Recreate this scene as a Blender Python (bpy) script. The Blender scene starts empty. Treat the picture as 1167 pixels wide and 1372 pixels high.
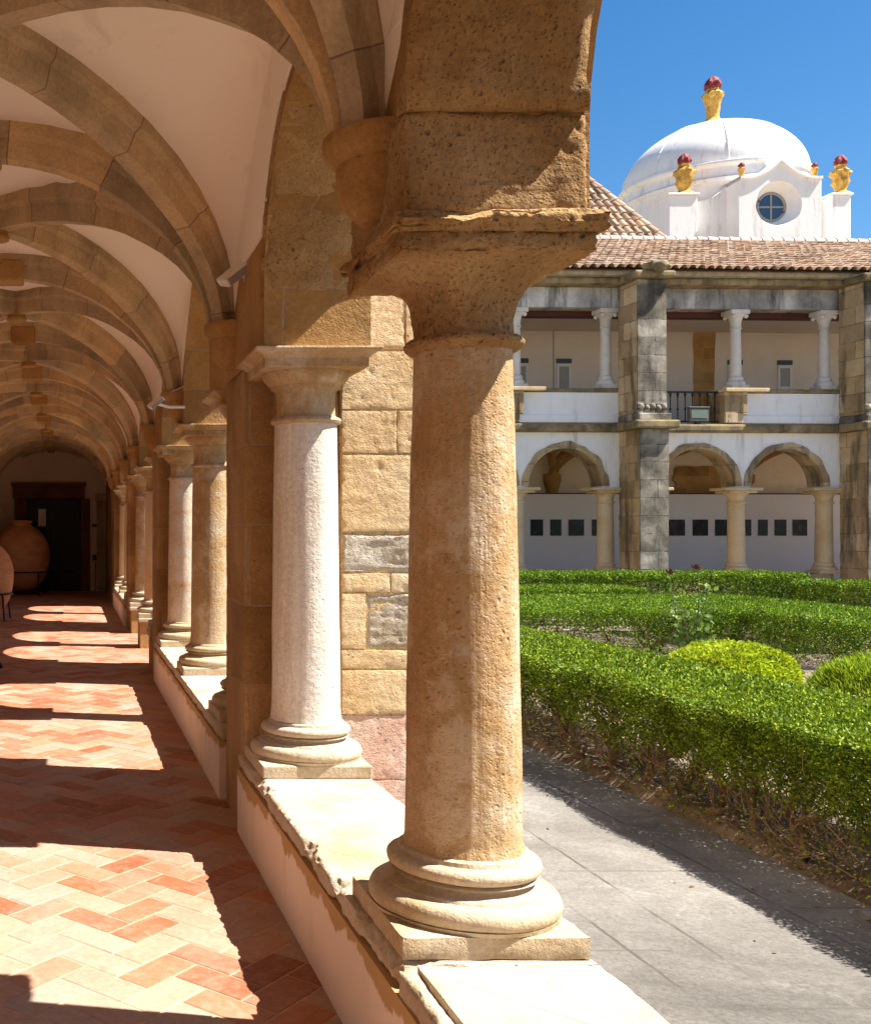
import bpy, math, random
import numpy as np
from mathutils import Vector, Matrix, noise

R = math.radians
random.seed(7)
rng = np.random.default_rng(7)
sc = bpy.context.scene
COL = sc.collection

# ------------------------------------------------------------------ camera, sky, sun, exposure
EYE = 1.65
F = 1400.0            # focal length in photo pixels (photo 1167 x 1372)
cam = bpy.data.cameras.new("camera")
cam.sensor_fit = 'VERTICAL'
cam.sensor_height = 36.0
cam.lens = 36.0 * F / 1372.0
cam.shift_x = (583.5 - 97.0) / 1372.0
cam.shift_y = (712.0 - 686.0) / 1372.0
cam.clip_end = 2000.0
camo = bpy.data.objects.new("camera", cam)
camo.location = (0, 0, EYE)
camo.rotation_euler = (R(90), 0, 0)
COL.objects.link(camo)
sc.camera = camo

SUN = Vector((0.665, -0.14, 1.0)).normalized()
world = bpy.data.worlds.new("World")
sc.world = world
world.use_nodes = True
wn = world.node_tree.nodes
bg = wn["Background"]
sky = wn.new("ShaderNodeTexSky")
sky.sky_type = 'NISHITA'
sky.sun_disc = False
sky.sun_elevation = math.asin(SUN.z)
sky.sun_rotation = math.atan2(SUN.x, SUN.y)
sky.air_density = 1.0
sky.dust_density = 0.2
sky.ozone_density = 3.0
hs = wn.new("ShaderNodeHueSaturation")
hs.inputs["Saturation"].default_value = 1.32
world.node_tree.links.new(sky.outputs[0], hs.inputs["Color"])
world.node_tree.links.new(hs.outputs[0], bg.inputs[0])
bg.inputs[1].default_value = 0.052

sl = bpy.data.lights.new("sun", 'SUN')
sl.energy = 5.0
sl.angle = R(0.5)
sl.color = (1.0, 0.935, 0.845)
so = bpy.data.objects.new("sun", sl)
so.rotation_euler = (-SUN).to_track_quat('-Z', 'Y').to_euler()
so.location = (20, -5, 30)
COL.objects.link(so)

sc.view_settings.view_transform = 'Standard'
sc.view_settings.look = 'None'
sc.view_settings.exposure = 1.55
sc.view_settings.gamma = 1.0
sc.cycles.max_bounces = 14
sc.cycles.diffuse_bounces = 12
sc.cycles.transparent_max_bounces = 8
sc.cycles.sample_clamp_indirect = 6.0


def PX(u, Y): return (u - 97.0) * Y / F
def PZ(v, Y): return EYE + (712.0 - v) * Y / F


# ------------------------------------------------------------------ node helpers
class NT:
    def __init__(s, name):
        s.m = bpy.data.materials.new(name)
        s.m.use_nodes = True
        s.t = s.m.node_tree
        s.b = s.t.nodes["Principled BSDF"]
        s.out = s.t.nodes["Material Output"]
        s.b.inputs["Roughness"].default_value = 0.9
        s.b.inputs["Specular IOR Level"].default_value = 0.25

    def n(s, typ, **kw):
        nd = s.t.nodes.new(typ)
        for k, v in kw.items():
            setattr(nd, k, v)
        return nd

    def l(s, a, b): s.t.links.new(a, b)

    def pos(s):
        if not hasattr(s, '_p'):
            s._p = s.n("ShaderNodeNewGeometry").outputs["Position"]
        return s._p

    def scaled(s, v, sx, sy, sz):
        m = s.n("ShaderNodeMapping")
        m.inputs["Scale"].default_value = (sx, sy, sz)
        s.l(v, m.inputs["Vector"])
        return m.outputs[0]

    def noise(s, scale, detail=5, rough=0.6, vec=None, dist=0.0):
        t = s.n("ShaderNodeTexNoise")
        t.inputs["Scale"].default_value = scale
        t.inputs["Detail"].default_value = detail
        t.inputs["Roughness"].default_value = rough
        t.inputs["Distortion"].default_value = dist
        s.l(vec or s.pos(), t.inputs["Vector"])
        return t.outputs["Fac"]

    def vor(s, scale, vec=None, feature='F1', rnd=1.0):
        t = s.n("ShaderNodeTexVoronoi", feature=feature)
        t.inputs["Scale"].default_value = scale
        t.inputs["Randomness"].default_value = rnd
        s.l(vec or s.pos(), t.inputs["Vector"])
        return t.outputs["Distance"]

    def ramp(s, fac, stops):
        r = s.n("ShaderNodeValToRGB")
        e = r.color_ramp.elements
        while len(e) < len(stops):
            e.new(0.5)
        for i, (p, c) in enumerate(stops):
            e[i].position = p
            if not isinstance(c, (tuple, list)):
                c = (c, c, c)
            e[i].color = (c[0], c[1], c[2], 1)
        s.l(fac, r.inputs[0])
        return r.outputs[0]

    def mix(s, fac, a, b, mode='MIX'):
        m = s.n("ShaderNodeMix", data_type='RGBA', blend_type=mode)
        for sock, val in ((m.inputs[0], fac), (m.inputs[6], a), (m.inputs[7], b)):
            if isinstance(val, (int, float)):
                sock.default_value = val if sock.type == 'VALUE' else (val, val, val, 1)
            elif isinstance(val, (tuple, list)):
                sock.default_value = (val[0], val[1], val[2], 1)
            else:
                s.l(val, sock)
        return m.outputs[2]

    def math(s, op, a, b=None):
        m = s.n("ShaderNodeMath", operation=op)
        for i, val in enumerate((a, b)):
            if val is None:
                continue
            if isinstance(val, (int, float)):
                m.inputs[i].default_value = val
            else:
                s.l(val, m.inputs[i])
        return m.outputs[0]

    def attr(s, name):
        a = s.n("ShaderNodeAttribute", attribute_name=name)
        return a.outputs["Fac"]

    def bump(s, h, strength=0.5, dist=0.02):
        b = s.n("ShaderNodeBump")
        b.inputs["Strength"].default_value = strength
        b.inputs["Distance"].default_value = dist
        s.l(h, b.inputs["Height"])
        s.l(b.outputs[0], s.b.inputs["Normal"])

    def col(s, c):
        if isinstance(c, (tuple, list)):
            s.b.inputs["Base Color"].default_value = (c[0], c[1], c[2], 1)
        else:
            s.l(c, s.b.inputs["Base Color"])


def stone(name, cols, scale=1.2, pit=0.5, bump=0.6, joints=None, stain=0.0, streak=None,
          mortar=(0.34, 0.27, 0.18), bands=None, uvjoint=None, tone=0.25, lichen=None, bdist=0.02, tooled=0.0):
    t = NT(name)
    n1 = t.noise(scale, 6, 0.62, dist=0.4)
    n = len(cols)
    c = t.ramp(n1, [(0.32 + 0.36 * i / max(1, n - 1), cols[i]) for i in range(n)])
    fine = t.noise(38 * min(1.5, scale), 4, 0.7)
    c = t.mix(0.55, c, t.ramp(fine, [(0.3, 0.62), (0.7, 1.25)]), 'MULTIPLY')
    h = t.math('MULTIPLY', fine, 0.5)
    mid = t.noise(9, 5, 0.65)
    h = t.math('ADD', h, t.math('MULTIPLY', mid, 0.9))
    if tooled:
        tv = t.scaled(t.pos(), 46, 46, 1.6)
        tn_ = t.noise(1.0, 4, 0.6, vec=tv)
        h = t.math('ADD', h, t.math('MULTIPLY', tn_, tooled))
        c = t.mix(0.5, c, t.ramp(tn_, [(0.35, 0.82), (0.65, 1.12)]), 'MULTIPLY')
    if bands:      # courses of differing stone by height: list of (z0, soft, colour)
        sep = t.n("ShaderNodeSeparateXYZ"); t.l(t.pos(), sep.inputs[0])
        wob = t.math('MULTIPLY', t.math('SUBTRACT', t.noise(2.6, 4), 0.5), 0.9)
        zz = t.math('ADD', sep.outputs[2], wob)
        for (z0, soft, bc, fm) in bands:
            mr = t.n("ShaderNodeMapRange")
            mr.inputs[1].default_value = z0 - soft; mr.inputs[2].default_value = z0 + soft
            mr.inputs[3].default_value = fm; mr.inputs[4].default_value = 0.0
            t.l(zz, mr.inputs[0])
            c = t.mix(mr.outputs[0], c, t.mix(0.5, bc, t.ramp(fine, [(0.3, 0.7), (0.7, 1.2)]), 'MULTIPLY'))
    if joints:
        bw, bh = joints[:2]
        ms = joints[2] if len(joints) > 2 else 0.007
        sep = t.n("ShaderNodeSeparateXYZ"); t.l(t.pos(), sep.inputs[0])
        w1 = t.math('MULTIPLY', t.math('SUBTRACT', t.noise(3.5, 3), 0.5), 0.035)
        cb = t.n("ShaderNodeCombineXYZ")
        t.l(t.math('ADD', t.math('ADD', sep.outputs[0], sep.outputs[1]), w1), cb.inputs[0])
        t.l(t.math('ADD', sep.outputs[2], w1), cb.inputs[1])
        br = t.n("ShaderNodeTexBrick")
        br.inputs["Scale"].default_value = 1.0
        br.inputs["Mortar Size"].default_value = ms
        br.inputs["Mortar Smooth"].default_value = 0.3
        br.inputs["Brick Width"].default_value = bw
        br.inputs["Row Height"].default_value = bh
        br.offset_frequency = 2
        br.inputs["Color1"].default_value = (1 - tone, 1 - tone * 1.1, 1 - tone * 1.2, 1)
        br.inputs["Color2"].default_value = (1 + tone * .5, 1 + tone * .45, 1 + tone * .4, 1)
        br.inputs["Mortar"].default_value = (1, 1, 1, 1)
        t.l(cb.outputs[0], br.inputs["Vector"])
        c = t.mix(1.0, c, br.outputs["Color"], 'MULTIPLY')
        brk = t.ramp(t.noise(7, 3), [(0.4, 0.15), (0.6, 1.0)])
        mf = t.math('MULTIPLY', br.outputs["Fac"], brk)
        c = t.mix(mf, c, mortar)
        h = t.math('SUBTRACT', h, t.math('MULTIPLY', mf, 0.9))
    if uvjoint:    # voussoir joints along a rib, from its UVs (v = metres along the rib)
        uvn = t.n("ShaderNodeUVMap")
        sep = t.n("ShaderNodeSeparateXYZ"); t.l(uvn.outputs[0], sep.inputs[0])
        q = t.math('DIVIDE', sep.outputs[1], uvjoint)
        fr = t.math('FRACT', q)
        d = t.math('ABSOLUTE', t.math('SUBTRACT', fr, 0.5))
        jm = t.ramp(d, [(0.0, 0.75), (0.003, 0.7), (0.008, 0.0)])
        wn_ = t.n("ShaderNodeTexWhiteNoise", noise_dimensions='2D')
        cb = t.n("ShaderNodeCombineXYZ")
        t.l(t.math('FLOOR', t.math('ADD', q, 0.5)), cb.inputs[0])
        oi = t.n("ShaderNodeObjectInfo"); t.l(oi.outputs["Random"], cb.inputs[1])
        t.l(cb.outputs[0], wn_.inputs["Vector"])
        c = t.mix(1.0, c, t.ramp(wn_.outputs["Value"], [(0, (0.76, 0.76, 0.78)), (0.5, (0.97, 0.96, 0.94)), (1, (1.14, 1.06, 0.92))]), 'MULTIPLY')
        c = t.mix(jm, c, (0.13, 0.085, 0.05))
        h = t.math('SUBTRACT', h, jm)
    if pit > 0:
        warp = t.n("ShaderNodeVectorMath", operation='ADD')
        t.l(t.pos(), warp.inputs[0])
        tn = t.n("ShaderNodeTexNoise"); tn.inputs["Scale"].default_value = 14; t.l(t.pos(), tn.inputs["Vector"])
        sc_ = t.n("ShaderNodeVectorMath", operation='SCALE'); sc_.inputs["Scale"].default_value = 0.025
        t.l(tn.outputs["Color"], sc_.inputs[0]); t.l(sc_.outputs[0], warp.inputs[1])
        v = t.vor(26, warp.outputs[0])
        mask = t.ramp(t.noise(3.3, 4), [(0.52, 0.0), (0.66, 1.0)])
        p = t.math('MULTIPLY', t.ramp(v, [(0.04, 1.0), (0.2, 0.0)]), mask)
        v2 = t.vor(75, warp.outputs[0])
        p2 = t.ramp(v2, [(0.08, 0.16), (0.3, 0.0)])
        p = t.math('MAXIMUM', p, p2)
        h = t.math('SUBTRACT', h, t.math('MULTIPLY', p, 2.2 * pit))
        c = t.mix(t.math('MULTIPLY', p, 0.3 * pit), c, (0.22, 0.12, 0.05))
    if stain > 0:
        sv = t.scaled(t.pos(), 3.2, 3.2, 0.55)
        sm = t.ramp(t.noise(1.0, 6, 0.65, vec=sv), [(0.5, 0.0), (0.66, 1.0)])
        c = t.mix(t.math('MULTIPLY', sm, stain), c, streak or (0.07, 0.06, 0.05))
    if lichen:
        lm = t.ramp(t.noise(5, 6, 0.7), [(0.5, 0.0), (0.6, 1.0)])
        c = t.mix(t.math('MULTIPLY', lm, lichen[1]), c, lichen[0])
    t.col(c)
    t.bump(h, bump, bdist)
    return t.m


def plaster(name, c1, c2, dirt=0.25, dirtc=(0.35, 0.24, 0.16), bump=0.25, scale=1.3, edge=None, drip=0.0, dripc=(0.2, 0.18, 0.16)):
    t = NT(name)
    c = t.mix(t.ramp(t.noise(scale, 5, 0.6), [(0.35, 0), (0.65, 1)]), c1, c2)
    d = t.ramp(t.noise(2.7, 7, 0.72, dist=0.6), [(0.58, 0), (0.74, 1)])
    c = t.mix(t.math('MULTIPLY', d, dirt), c, dirtc)
    sp = t.ramp(t.noise(21, 4, 0.7), [(0.68, 0), (0.74, 1)])
    c = t.mix(t.math('MULTIPLY', sp, dirt * 0.8), c, dirtc)
    if drip:
        sv = t.scaled(t.pos(), 4.5, 4.5, 0.5)
        dm_ = t.ramp(t.noise(1.0, 7, 0.7, vec=sv), [(0.52, 0.0), (0.7, 1.0)])
        dm_ = t.math('MULTIPLY', dm_, t.ramp(t.noise(0.8, 3), [(0.4, 0.1), (0.6, 1.0)]))
        c = t.mix(t.math('MULTIPLY', dm_, drip), c, dripc)
    if edge:      # bare stone where the render has broken off below the sill
        sep = t.n("ShaderNodeSeparateXYZ"); t.l(t.pos(), sep.inputs[0])
        zz = t.math('ADD', sep.outputs[2], t.math('MULTIPLY', t.math('SUBTRACT', t.noise(3.2, 6, 0.65), 0.5), 0.3))
        c = t.mix(t.ramp(zz, [(edge, 0), (edge + 0.012, 1)]), c, (0.46, 0.29, 0.13))
    t.col(c)
    h = t.math('ADD', t.noise(5, 5, 0.6), t.math('MULTIPLY', t.noise(60, 3), 0.25))
    t.bump(h, bump, 0.012)
    return t.m


def plain(name, c, rough=0.6, spec=0.3, metal=0.0, var=0.15, vs=9, bump=0.0):
    t = NT(name)
    k = t.ramp(t.noise(vs, 5, 0.65), [(0.3, 1 - var), (0.7, 1 + var)])
    t.col(t.mix(1.0, c, k, 'MULTIPLY'))
    t.b.inputs["Roughness"].default_value = rough
    t.b.inputs["Specular IOR Level"].default_value = spec
    t.b.inputs["Metallic"].default_value = metal
    if bump:
        t.bump(t.noise(vs * 4, 4), bump, 0.01)
    return t.m


M = {}
GOLD = [(0.29, 0.15, 0.042), (0.41, 0.235, 0.08), (0.48, 0.305, 0.135)]
M['gold'] = stone('golden_limestone', GOLD, joints=(0.62, 0.31), pit=0.6, stain=0.25, streak=(0.16, 0.10, 0.05))
M['gold_plain'] = stone('golden_limestone_plain', GOLD, pit=0.7, stain=0.3, streak=(0.15, 0.10, 0.05))
M['rough'] = stone('eroded_limestone', [(0.22, 0.115, 0.034), (0.34, 0.195, 0.07), (0.46, 0.31, 0.15)], scale=1.8, pit=1.0, bump=0.9, stain=0.25,
                   streak=(0.17, 0.10, 0.045), bdist=0.025)
M['shaft'] = stone('worn_shaft_limestone', [(0.33, 0.19, 0.072), (0.45, 0.295, 0.145), (0.54, 0.42, 0.28)], scale=2.2, pit=0.8, bump=0.6, stain=0.45, tooled=0.45, lichen=((0.60, 0.50, 0.37), 0.55),
                   streak=(0.42, 0.25, 0.1))
M['white_shaft'] = stone('pale_shaft_limestone', [(0.66, 0.56, 0.43), (0.74, 0.67, 0.57), (0.78, 0.73, 0.66)], scale=1.6, pit=0.25, bump=0.5, stain=0.5, tooled=0.25,
                         streak=(0.52, 0.34, 0.17))
M['mottled_shaft'] = stone('mottled_shaft_limestone', [(0.50, 0.30, 0.13), (0.66, 0.55, 0.43), (0.6, 0.4, 0.25)], scale=2.0, pit=0.8, bump=0.5, stain=0.5,
                           streak=(0.36, 0.19, 0.1))
M['base'] = stone('column_base_stone', [(0.42, 0.30, 0.16), (0.51, 0.41, 0.275), (0.55, 0.47, 0.36)], scale=2.5, pit=0.35, bump=0.4, stain=0.2,
                  streak=(0.4, 0.24, 0.1))
M['sill'] = stone('sill_limestone', [(0.43, 0.32, 0.19), (0.53, 0.44, 0.33), (0.57, 0.50, 0.40)], scale=2.2, pit=0.6, bump=0.5, joints=(1.05, 9.0, 0.005),
                  mortar=(0.3, 0.2, 0.11), stain=0.2, streak=(0.4, 0.23, 0.09), tone=0.08)
M['rib'] = stone('rib_limestone', [(0.34, 0.265, 0.165), (0.54, 0.41, 0.255), (0.64, 0.46, 0.255)], scale=1.6, pit=0.4, bump=0.5, uvjoint=0.62, stain=0.3,
                 streak=(0.12, 0.085, 0.055))
M['pier'] = stone('pier_limestone', [(0.28, 0.155, 0.055), (0.41, 0.25, 0.105), (0.51, 0.34, 0.17)], scale=1.6, pit=0.6, joints=(0.8, 0.42), stain=0.35,
                  streak=(0.18, 0.12, 0.06))
M['buttress'] = stone('buttress_stone', [(0.62, 0.42, 0.18), (0.72, 0.54, 0.28), (0.76, 0.61, 0.38)], scale=1.3, pit=0.9, bump=0.9, joints=(0.66, 0.36, 0.008),
                      mortar=(0.62, 0.5, 0.33), tone=0.18,
                      bands=[(0.66, 0.06, (0.74, 0.46, 0.36), 0.85)],
                      bdist=0.03)
M['tan_stone'] = stone('tan_ashlar', [(0.58, 0.39, 0.19), (0.70, 0.53, 0.31), (0.76, 0.63, 0.44)], scale=1.6, pit=1.0, bump=0.7, stain=0.3, streak=(0.5, 0.31, 0.13), bdist=0.025)
M['pink_stone'] = stone('pink_stained_ashlar', [(0.66, 0.40, 0.30), (0.70, 0.49, 0.39), (0.62, 0.52, 0.42)], scale=4, pit=0.7, bump=0.9, stain=0.4, streak=(0.5, 0.36, 0.2), bdist=0.025)
M['grey_stone'] = stone('grey_rough_stone', [(0.38, 0.30, 0.2), (0.52, 0.45, 0.35), (0.58, 0.53, 0.45)], scale=3, pit=0.5, bump=1.0, stain=0.4, streak=(0.3, 0.22, 0.12), bdist=0.03)
M['plaster'] = plaster('parapet_plaster', (0.72, 0.58, 0.47), (0.78, 0.66, 0.56), dirt=0.45, dirtc=(0.5, 0.33, 0.2), bump=0.45, edge=0.365, drip=0.5, dripc=(0.42, 0.27, 0.17))
M['vault'] = plaster('vault_plaster', (0.89, 0.80, 0.68), (0.91, 0.83, 0.73), dirt=0.3, dirtc=(0.5, 0.36, 0.25), bump=0.2, scale=0.7)
M['limewash'] = plaster('white_limewash', (0.80, 0.78, 0.76), (0.84, 0.83, 0.82), dirt=0.2, dirtc=(0.45, 0.4, 0.34), bump=0.35, drip=0.55, dripc=(0.3, 0.27, 0.23))
M['dome_white'] = plaster('dome_limewash', (0.80, 0.79, 0.77), (0.84, 0.83, 0.82), dirt=0.2, dirtc=(0.5, 0.48, 0.45), bump=0.35, scale=0.6, drip=0.75, dripc=(0.36, 0.35, 0.33))
M['gallery_wall'] = plaster('gallery_plaster', (0.60, 0.52, 0.44), (0.66, 0.58, 0.50), dirt=0.1, bump=0.1)
M['panel'] = plaster('panel_paint', (0.66, 0.62, 0.60), (0.69, 0.66, 0.64), dirt=0.03, bump=0.04)
M['end_wall'] = plaster('end_wall_plaster', (0.72, 0.60, 0.46), (0.76, 0.66, 0.53), dirt=0.3, dirtc=(0.35, 0.26, 0.16), bump=0.15)
M['facade_stone'] = stone('facade_limestone', [(0.34, 0.24, 0.125), (0.50, 0.375, 0.22), (0.60, 0.48, 0.32)], scale=1.1, pit=0.4, bump=0.8, joints=(0.62, 0.4, 0.012),
                          mortar=(0.2, 0.15, 0.1), tone=0.35, stain=0.85, streak=(0.09, 0.075, 0.055))
M['facade_dark'] = stone('lichen_dark_stone', [(0.075, 0.068, 0.055), (0.24, 0.215, 0.17), (0.52, 0.48, 0.41)], scale=1.5, pit=0.5, bump=0.8, joints=(0.9, 0.4, 0.012),
                         mortar=(0.09, 0.08, 0.07), tone=0.3, stain=0.8, streak=(0.04, 0.037, 0.033))
M['facade_col'] = stone('facade_column_stone', [(0.54, 0.38, 0.2), (0.62, 0.47, 0.28), (0.65, 0.53, 0.36)], scale=1.4, pit=0.3, bump=0.4, stain=0.25,
                        streak=(0.38, 0.24, 0.12))
M['facade_white_col'] = stone('marble_column_stone', [(0.58, 0.53, 0.46), (0.68, 0.64, 0.58), (0.72, 0.69, 0.65)], scale=1.8, pit=0.2, bump=0.3, stain=0.4,
                              streak=(0.3, 0.25, 0.2))
M['facade_base'] = stone('weathered_course', [(0.14, 0.11, 0.07), (0.26, 0.2, 0.12), (0.42, 0.33, 0.2)], scale=2.5, pit=0.6, bump=0.9, stain=0.7,
                         streak=(0.05, 0.045, 0.03), lichen=((0.3, 0.24, 0.06), 0.5))
M['lintel'] = stone('stained_lintel', [(0.16, 0.16, 0.16), (0.38, 0.38, 0.37), (0.60, 0.59, 0.57)], scale=1.1, pit=0.1, bump=0.4, stain=0.85,
                    streak=(0.055, 0.055, 0.055), joints=(2.1, 3.0, 0.01), mortar=(0.12, 0.12, 0.12), tone=0.2)
M['eave_mortar'] = stone('eave_mortar', [(0.3, 0.24, 0.16), (0.42, 0.34, 0.23), (0.5, 0.42, 0.3)], scale=6, pit=0.9, bump=1.0, stain=0.3)
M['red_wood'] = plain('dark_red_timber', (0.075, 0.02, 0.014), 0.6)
M['portal'] = stone('red_portal_stone', [(0.12, 0.045, 0.025), (0.17, 0.065, 0.035), (0.2, 0.085, 0.05)], scale=2, pit=0.2, bump=0.4)
M['black_wood'] = plain('black_door_timber', (0.012, 0.01, 0.009), 0.5)
M['iron'] = plain('black_iron', (0.018, 0.017, 0.017), 0.5, 0.4, 0.3)
M['yellow'] = plain('ochre_paint', (0.56, 0.33, 0.075), 0.85, var=0.45, vs=5, bump=0.8)
M['red'] = plain('crimson_paint', (0.22, 0.03, 0.035), 0.7, var=0.35, vs=10, bump=0.5)
M['white_plastic'] = plain('white_lamp_casing', (0.74, 0.72, 0.68), 0.45, var=0.05)
M['grey_casing'] = plain('grey_lamp_casing', (0.1, 0.11, 0.1), 0.5, var=0.2)
M['green_glass'] = plain('lamp_glass', (0.16, 0.2, 0.15), 0.12, 0.6, var=0.1)
M['frame_white'] = plain('white_joinery', (0.62, 0.6, 0.58), 0.5, var=0.06)
M['pane'] = plain('grey_shutter', (0.3, 0.28, 0.26), 0.5, var=0.08)
M['transom'] = plain('dark_transom', (0.02, 0.02, 0.025), 0.3, 0.5)
M['paper'] = plain('notice_paper', (0.75, 0.73, 0.7), 0.8, var=0.04)
M['sign_green'] = plain('sign_green', (0.015, 0.05, 0.03), 0.5)
M['soil_dark'] = plain('bark', (0.24, 0.165, 0.10), 0.9, 0.1, var=0.45, vs=30, bump=0.7)
M['twig'] = plain('dry_twigs', (0.27, 0.185, 0.115), 0.9, 0.1, var=0.4, vs=12)
M['stem_green'] = plain('green_stem', (0.08, 0.13, 0.03), 0.6)
M['rose'] = plain('dark_rose_petals', (0.11, 0.012, 0.02), 0.6)


def m_window():
    t = NT('blue_window_glass')
    t.col((0.03, 0.06, 0.12)); t.b.inputs["Roughness"].default_value = 0.08
    t.b.inputs["Specular IOR Level"].default_value = 0.8
    return t.m
M['glass'] = m_window()


def m_photo():
    t = NT('dark_photograph_print')
    oi = t.n("ShaderNodeObjectInfo")
    off = t.n("ShaderNodeVectorMath", operation='SCALE'); off.inputs[0].default_value = (37, 11, 23)
    t.l(oi.outputs["Random"], off.inputs["Scale"])
    ad = t.n("ShaderNodeVectorMath", operation='ADD'); t.l(t.pos(), ad.inputs[0]); t.l(off.outputs[0], ad.inputs[1])
    c = t.ramp(t.noise(4.5, 5, 0.65, vec=ad.outputs[0], dist=1.2), [(0.4, (0.006, 0.006, 0.008)), (0.58, (0.02, 0.02, 0.024)), (0.72, (0.09, 0.09, 0.1))])
    t.col(c); t.b.inputs["Roughness"].default_value = 0.35
    return t.m
M['photo'] = m_photo()


def m_terracotta():
    t = NT('terracotta_tiles')
    r = t.attr('rnd')
    c = t.ramp(r, [(0.0, (0.24, 0.075, 0.033)), (0.35, (0.32, 0.10, 0.043)), (0.65, (0.37, 0.135, 0.065)), (0.9, (0.41, 0.19, 0.105)), (1.0, (0.21, 0.11, 0.075))])
    big = t.noise(0.9, 4, 0.55)
    mid = t.noise(4.5, 6, 0.7, dist=0.8)
    w = t.math('ADD', t.math('ADD', t.math('MULTIPLY', big, 1.1), t.math('MULTIPLY', mid, 0.4)), t.math('MULTIPLY', t.attr('rnd2'), 0.62))
    # pale lime-worn tiles lie mostly in the near bay, the redder ones farther along
    sep = t.n("ShaderNodeSeparateXYZ"); t.l(t.pos(), sep.inputs[0])
    mr = t.n("ShaderNodeMapRange"); mr.inputs[1].default_value = 2.5; mr.inputs[2].default_value = 7.5
    mr.inputs[3].default_value = 0.22; mr.inputs[4].default_value = -0.07
    t.l(sep.outputs[1], mr.inputs[0])
    w = t.math('ADD', w, mr.outputs[0])
    wf = t.ramp(t.math('MULTIPLY', w, 0.5), [(0.42, 0.0), (0.73, 0.92)])
    pale = t.ramp(t.attr('rnd2'), [(0.0, (0.43, 0.255, 0.17)), (0.6, (0.45, 0.315, 0.235)), (1.0, (0.35, 0.275, 0.22))])
    c = t.mix(wf, c, pale)
    f = t.noise(40, 4, 0.7)
    c = t.mix(0.6, c, t.ramp(f, [(0.3, 0.72), (0.7, 1.2)]), 'MULTIPLY')
    dk = t.ramp(t.noise(2.2, 6, 0.7), [(0.62, 0), (0.75, 1)])
    c = t.mix(t.math('MULTIPLY', dk, 0.35), c, (0.13, 0.08, 0.06))
    du = t.ramp(t.noise(11, 7, 0.75, dist=1.2), [(0.46, 0.0), (0.68, 1.0)])
    c = t.mix(t.math('MULTIPLY', du, 0.35), c, (0.46, 0.33, 0.25))
    dk2 = t.ramp(t.noise(6.5, 8, 0.8, dist=0.5), [(0.58, 0), (0.68, 1)])
    c = t.mix(t.math('MULTIPLY', dk2, 0.4), c, (0.14, 0.085, 0.06))
    t.col(c)
    t.b.inputs["Roughness"].default_value = 0.62
    t.b.inputs["Specular IOR Level"].default_value = 0.3
    t.bump(t.math('ADD', t.noise(14, 5, 0.6), t.math('MULTIPLY', f, 0.3)), 0.25, 0.008)
    return t.m
M['terracotta'] = m_terracotta()
M['grout'] = plain('tile_grout', (0.45, 0.29, 0.19), 0.95, var=0.3, vs=14)


def m_path():
    t = NT('concrete_slabs')
    sep = t.n("ShaderNodeSeparateXYZ"); t.l(t.pos(), sep.inputs[0])
    c = t.ramp(t.noise(0.9, 7, 0.65, dist=0.5), [(0.3, (0.09, 0.084, 0.074)), (0.5, (0.17, 0.16, 0.143)), (0.7, (0.26, 0.246, 0.223))])
    f = t.noise(55, 4, 0.75)
    c = t.mix(0.8, c, t.ramp(f, [(0.3, 0.6), (0.7, 1.35)]), 'MULTIPLY')
    lim = t.ramp(t.noise(2.4, 8, 0.75, dist=1.0), [(0.58, 0), (0.7, 1)])
    c = t.mix(t.math('MULTIPLY', lim, 0.5), c, (0.34, 0.325, 0.3))
    dk = t.ramp(t.noise(3.1, 8, 0.7, vec=t.scaled(t.pos(), 1.4, 0.5, 1)), [(0.6, 0), (0.72, 1)])
    c = t.mix(t.math('MULTIPLY', dk, 0.55), c, (0.10, 0.09, 0.078))
    # joints: strips along the walk, staggered cross joints
    jx = None
    wob = t.math('MULTIPLY', t.math('SUBTRACT', t.noise(2.5, 3), 0.5), 0.03)
    xx = t.math('ADD', sep.outputs[0], wob)
    for x0 in (2.32, 2.66, 3.3):
        d = t.math('ABSOLUTE', t.math('SUBTRACT', xx, x0))
        j = t.ramp(d, [(0.0, 1), (0.006, 0.9), (0.011, 0.0)])
        jx = j if jx is None else t.math('MAXIMUM', jx, j)
    brk = t.ramp(t.noise(1.7, 4), [(0.42, 0.15), (0.56, 1.0)])
    jx = t.math('MULTIPLY', jx, brk)
    q = t.math('FRACT', t.math('DIVIDE', t.math('ADD', sep.outputs[1], t.math('MULTIPLY', t.math('FLOOR', t.math('MULTIPLY', sep.outputs[0], 1.2)), 0.53)), 1.55))
    jy = t.ramp(t.math('ABSOLUTE', t.math('SUBTRACT', q, 0.5)), [(0.0, 0.6), (0.003, 0.5), (0.006, 0.0)])
    jj = t.math('MAXIMUM', jx, jy)
    c = t.mix(jj, c, (0.09, 0.075, 0.06))
    t.col(c)
    t.b.inputs["Roughness"].default_value = 0.85
    h = t.math('ADD', t.math('MULTIPLY', f, 0.5), t.noise(6, 6, 0.65))
    h = t.math('SUBTRACT', h, jj)
    t.bump(h, 0.4, 0.012)
    return t.m
M['path'] = m_path()


def m_soil():
    t = NT('dry_bed_soil')
    c = t.ramp(t.noise(3.5, 8, 0.75), [(0.35, (0.11, 0.08, 0.06)), (0.55, (0.25, 0.19, 0.145)), (0.7, (0.43, 0.35, 0.28))])
    f = t.noise(60, 5, 0.8)
    c = t.mix(0.8, c, t.ramp(f, [(0.3, 0.55), (0.7, 1.35)]), 'MULTIPLY')
    t.col(c)
    t.bump(t.math('ADD', f, t.noise(12, 6, 0.7)), 0.5, 0.015)
    return t.m
M['soil'] = m_soil()
M['earth'] = plain('open_ground', (0.3, 0.25, 0.18), 0.95, var=0.3, vs=0.8)


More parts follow.
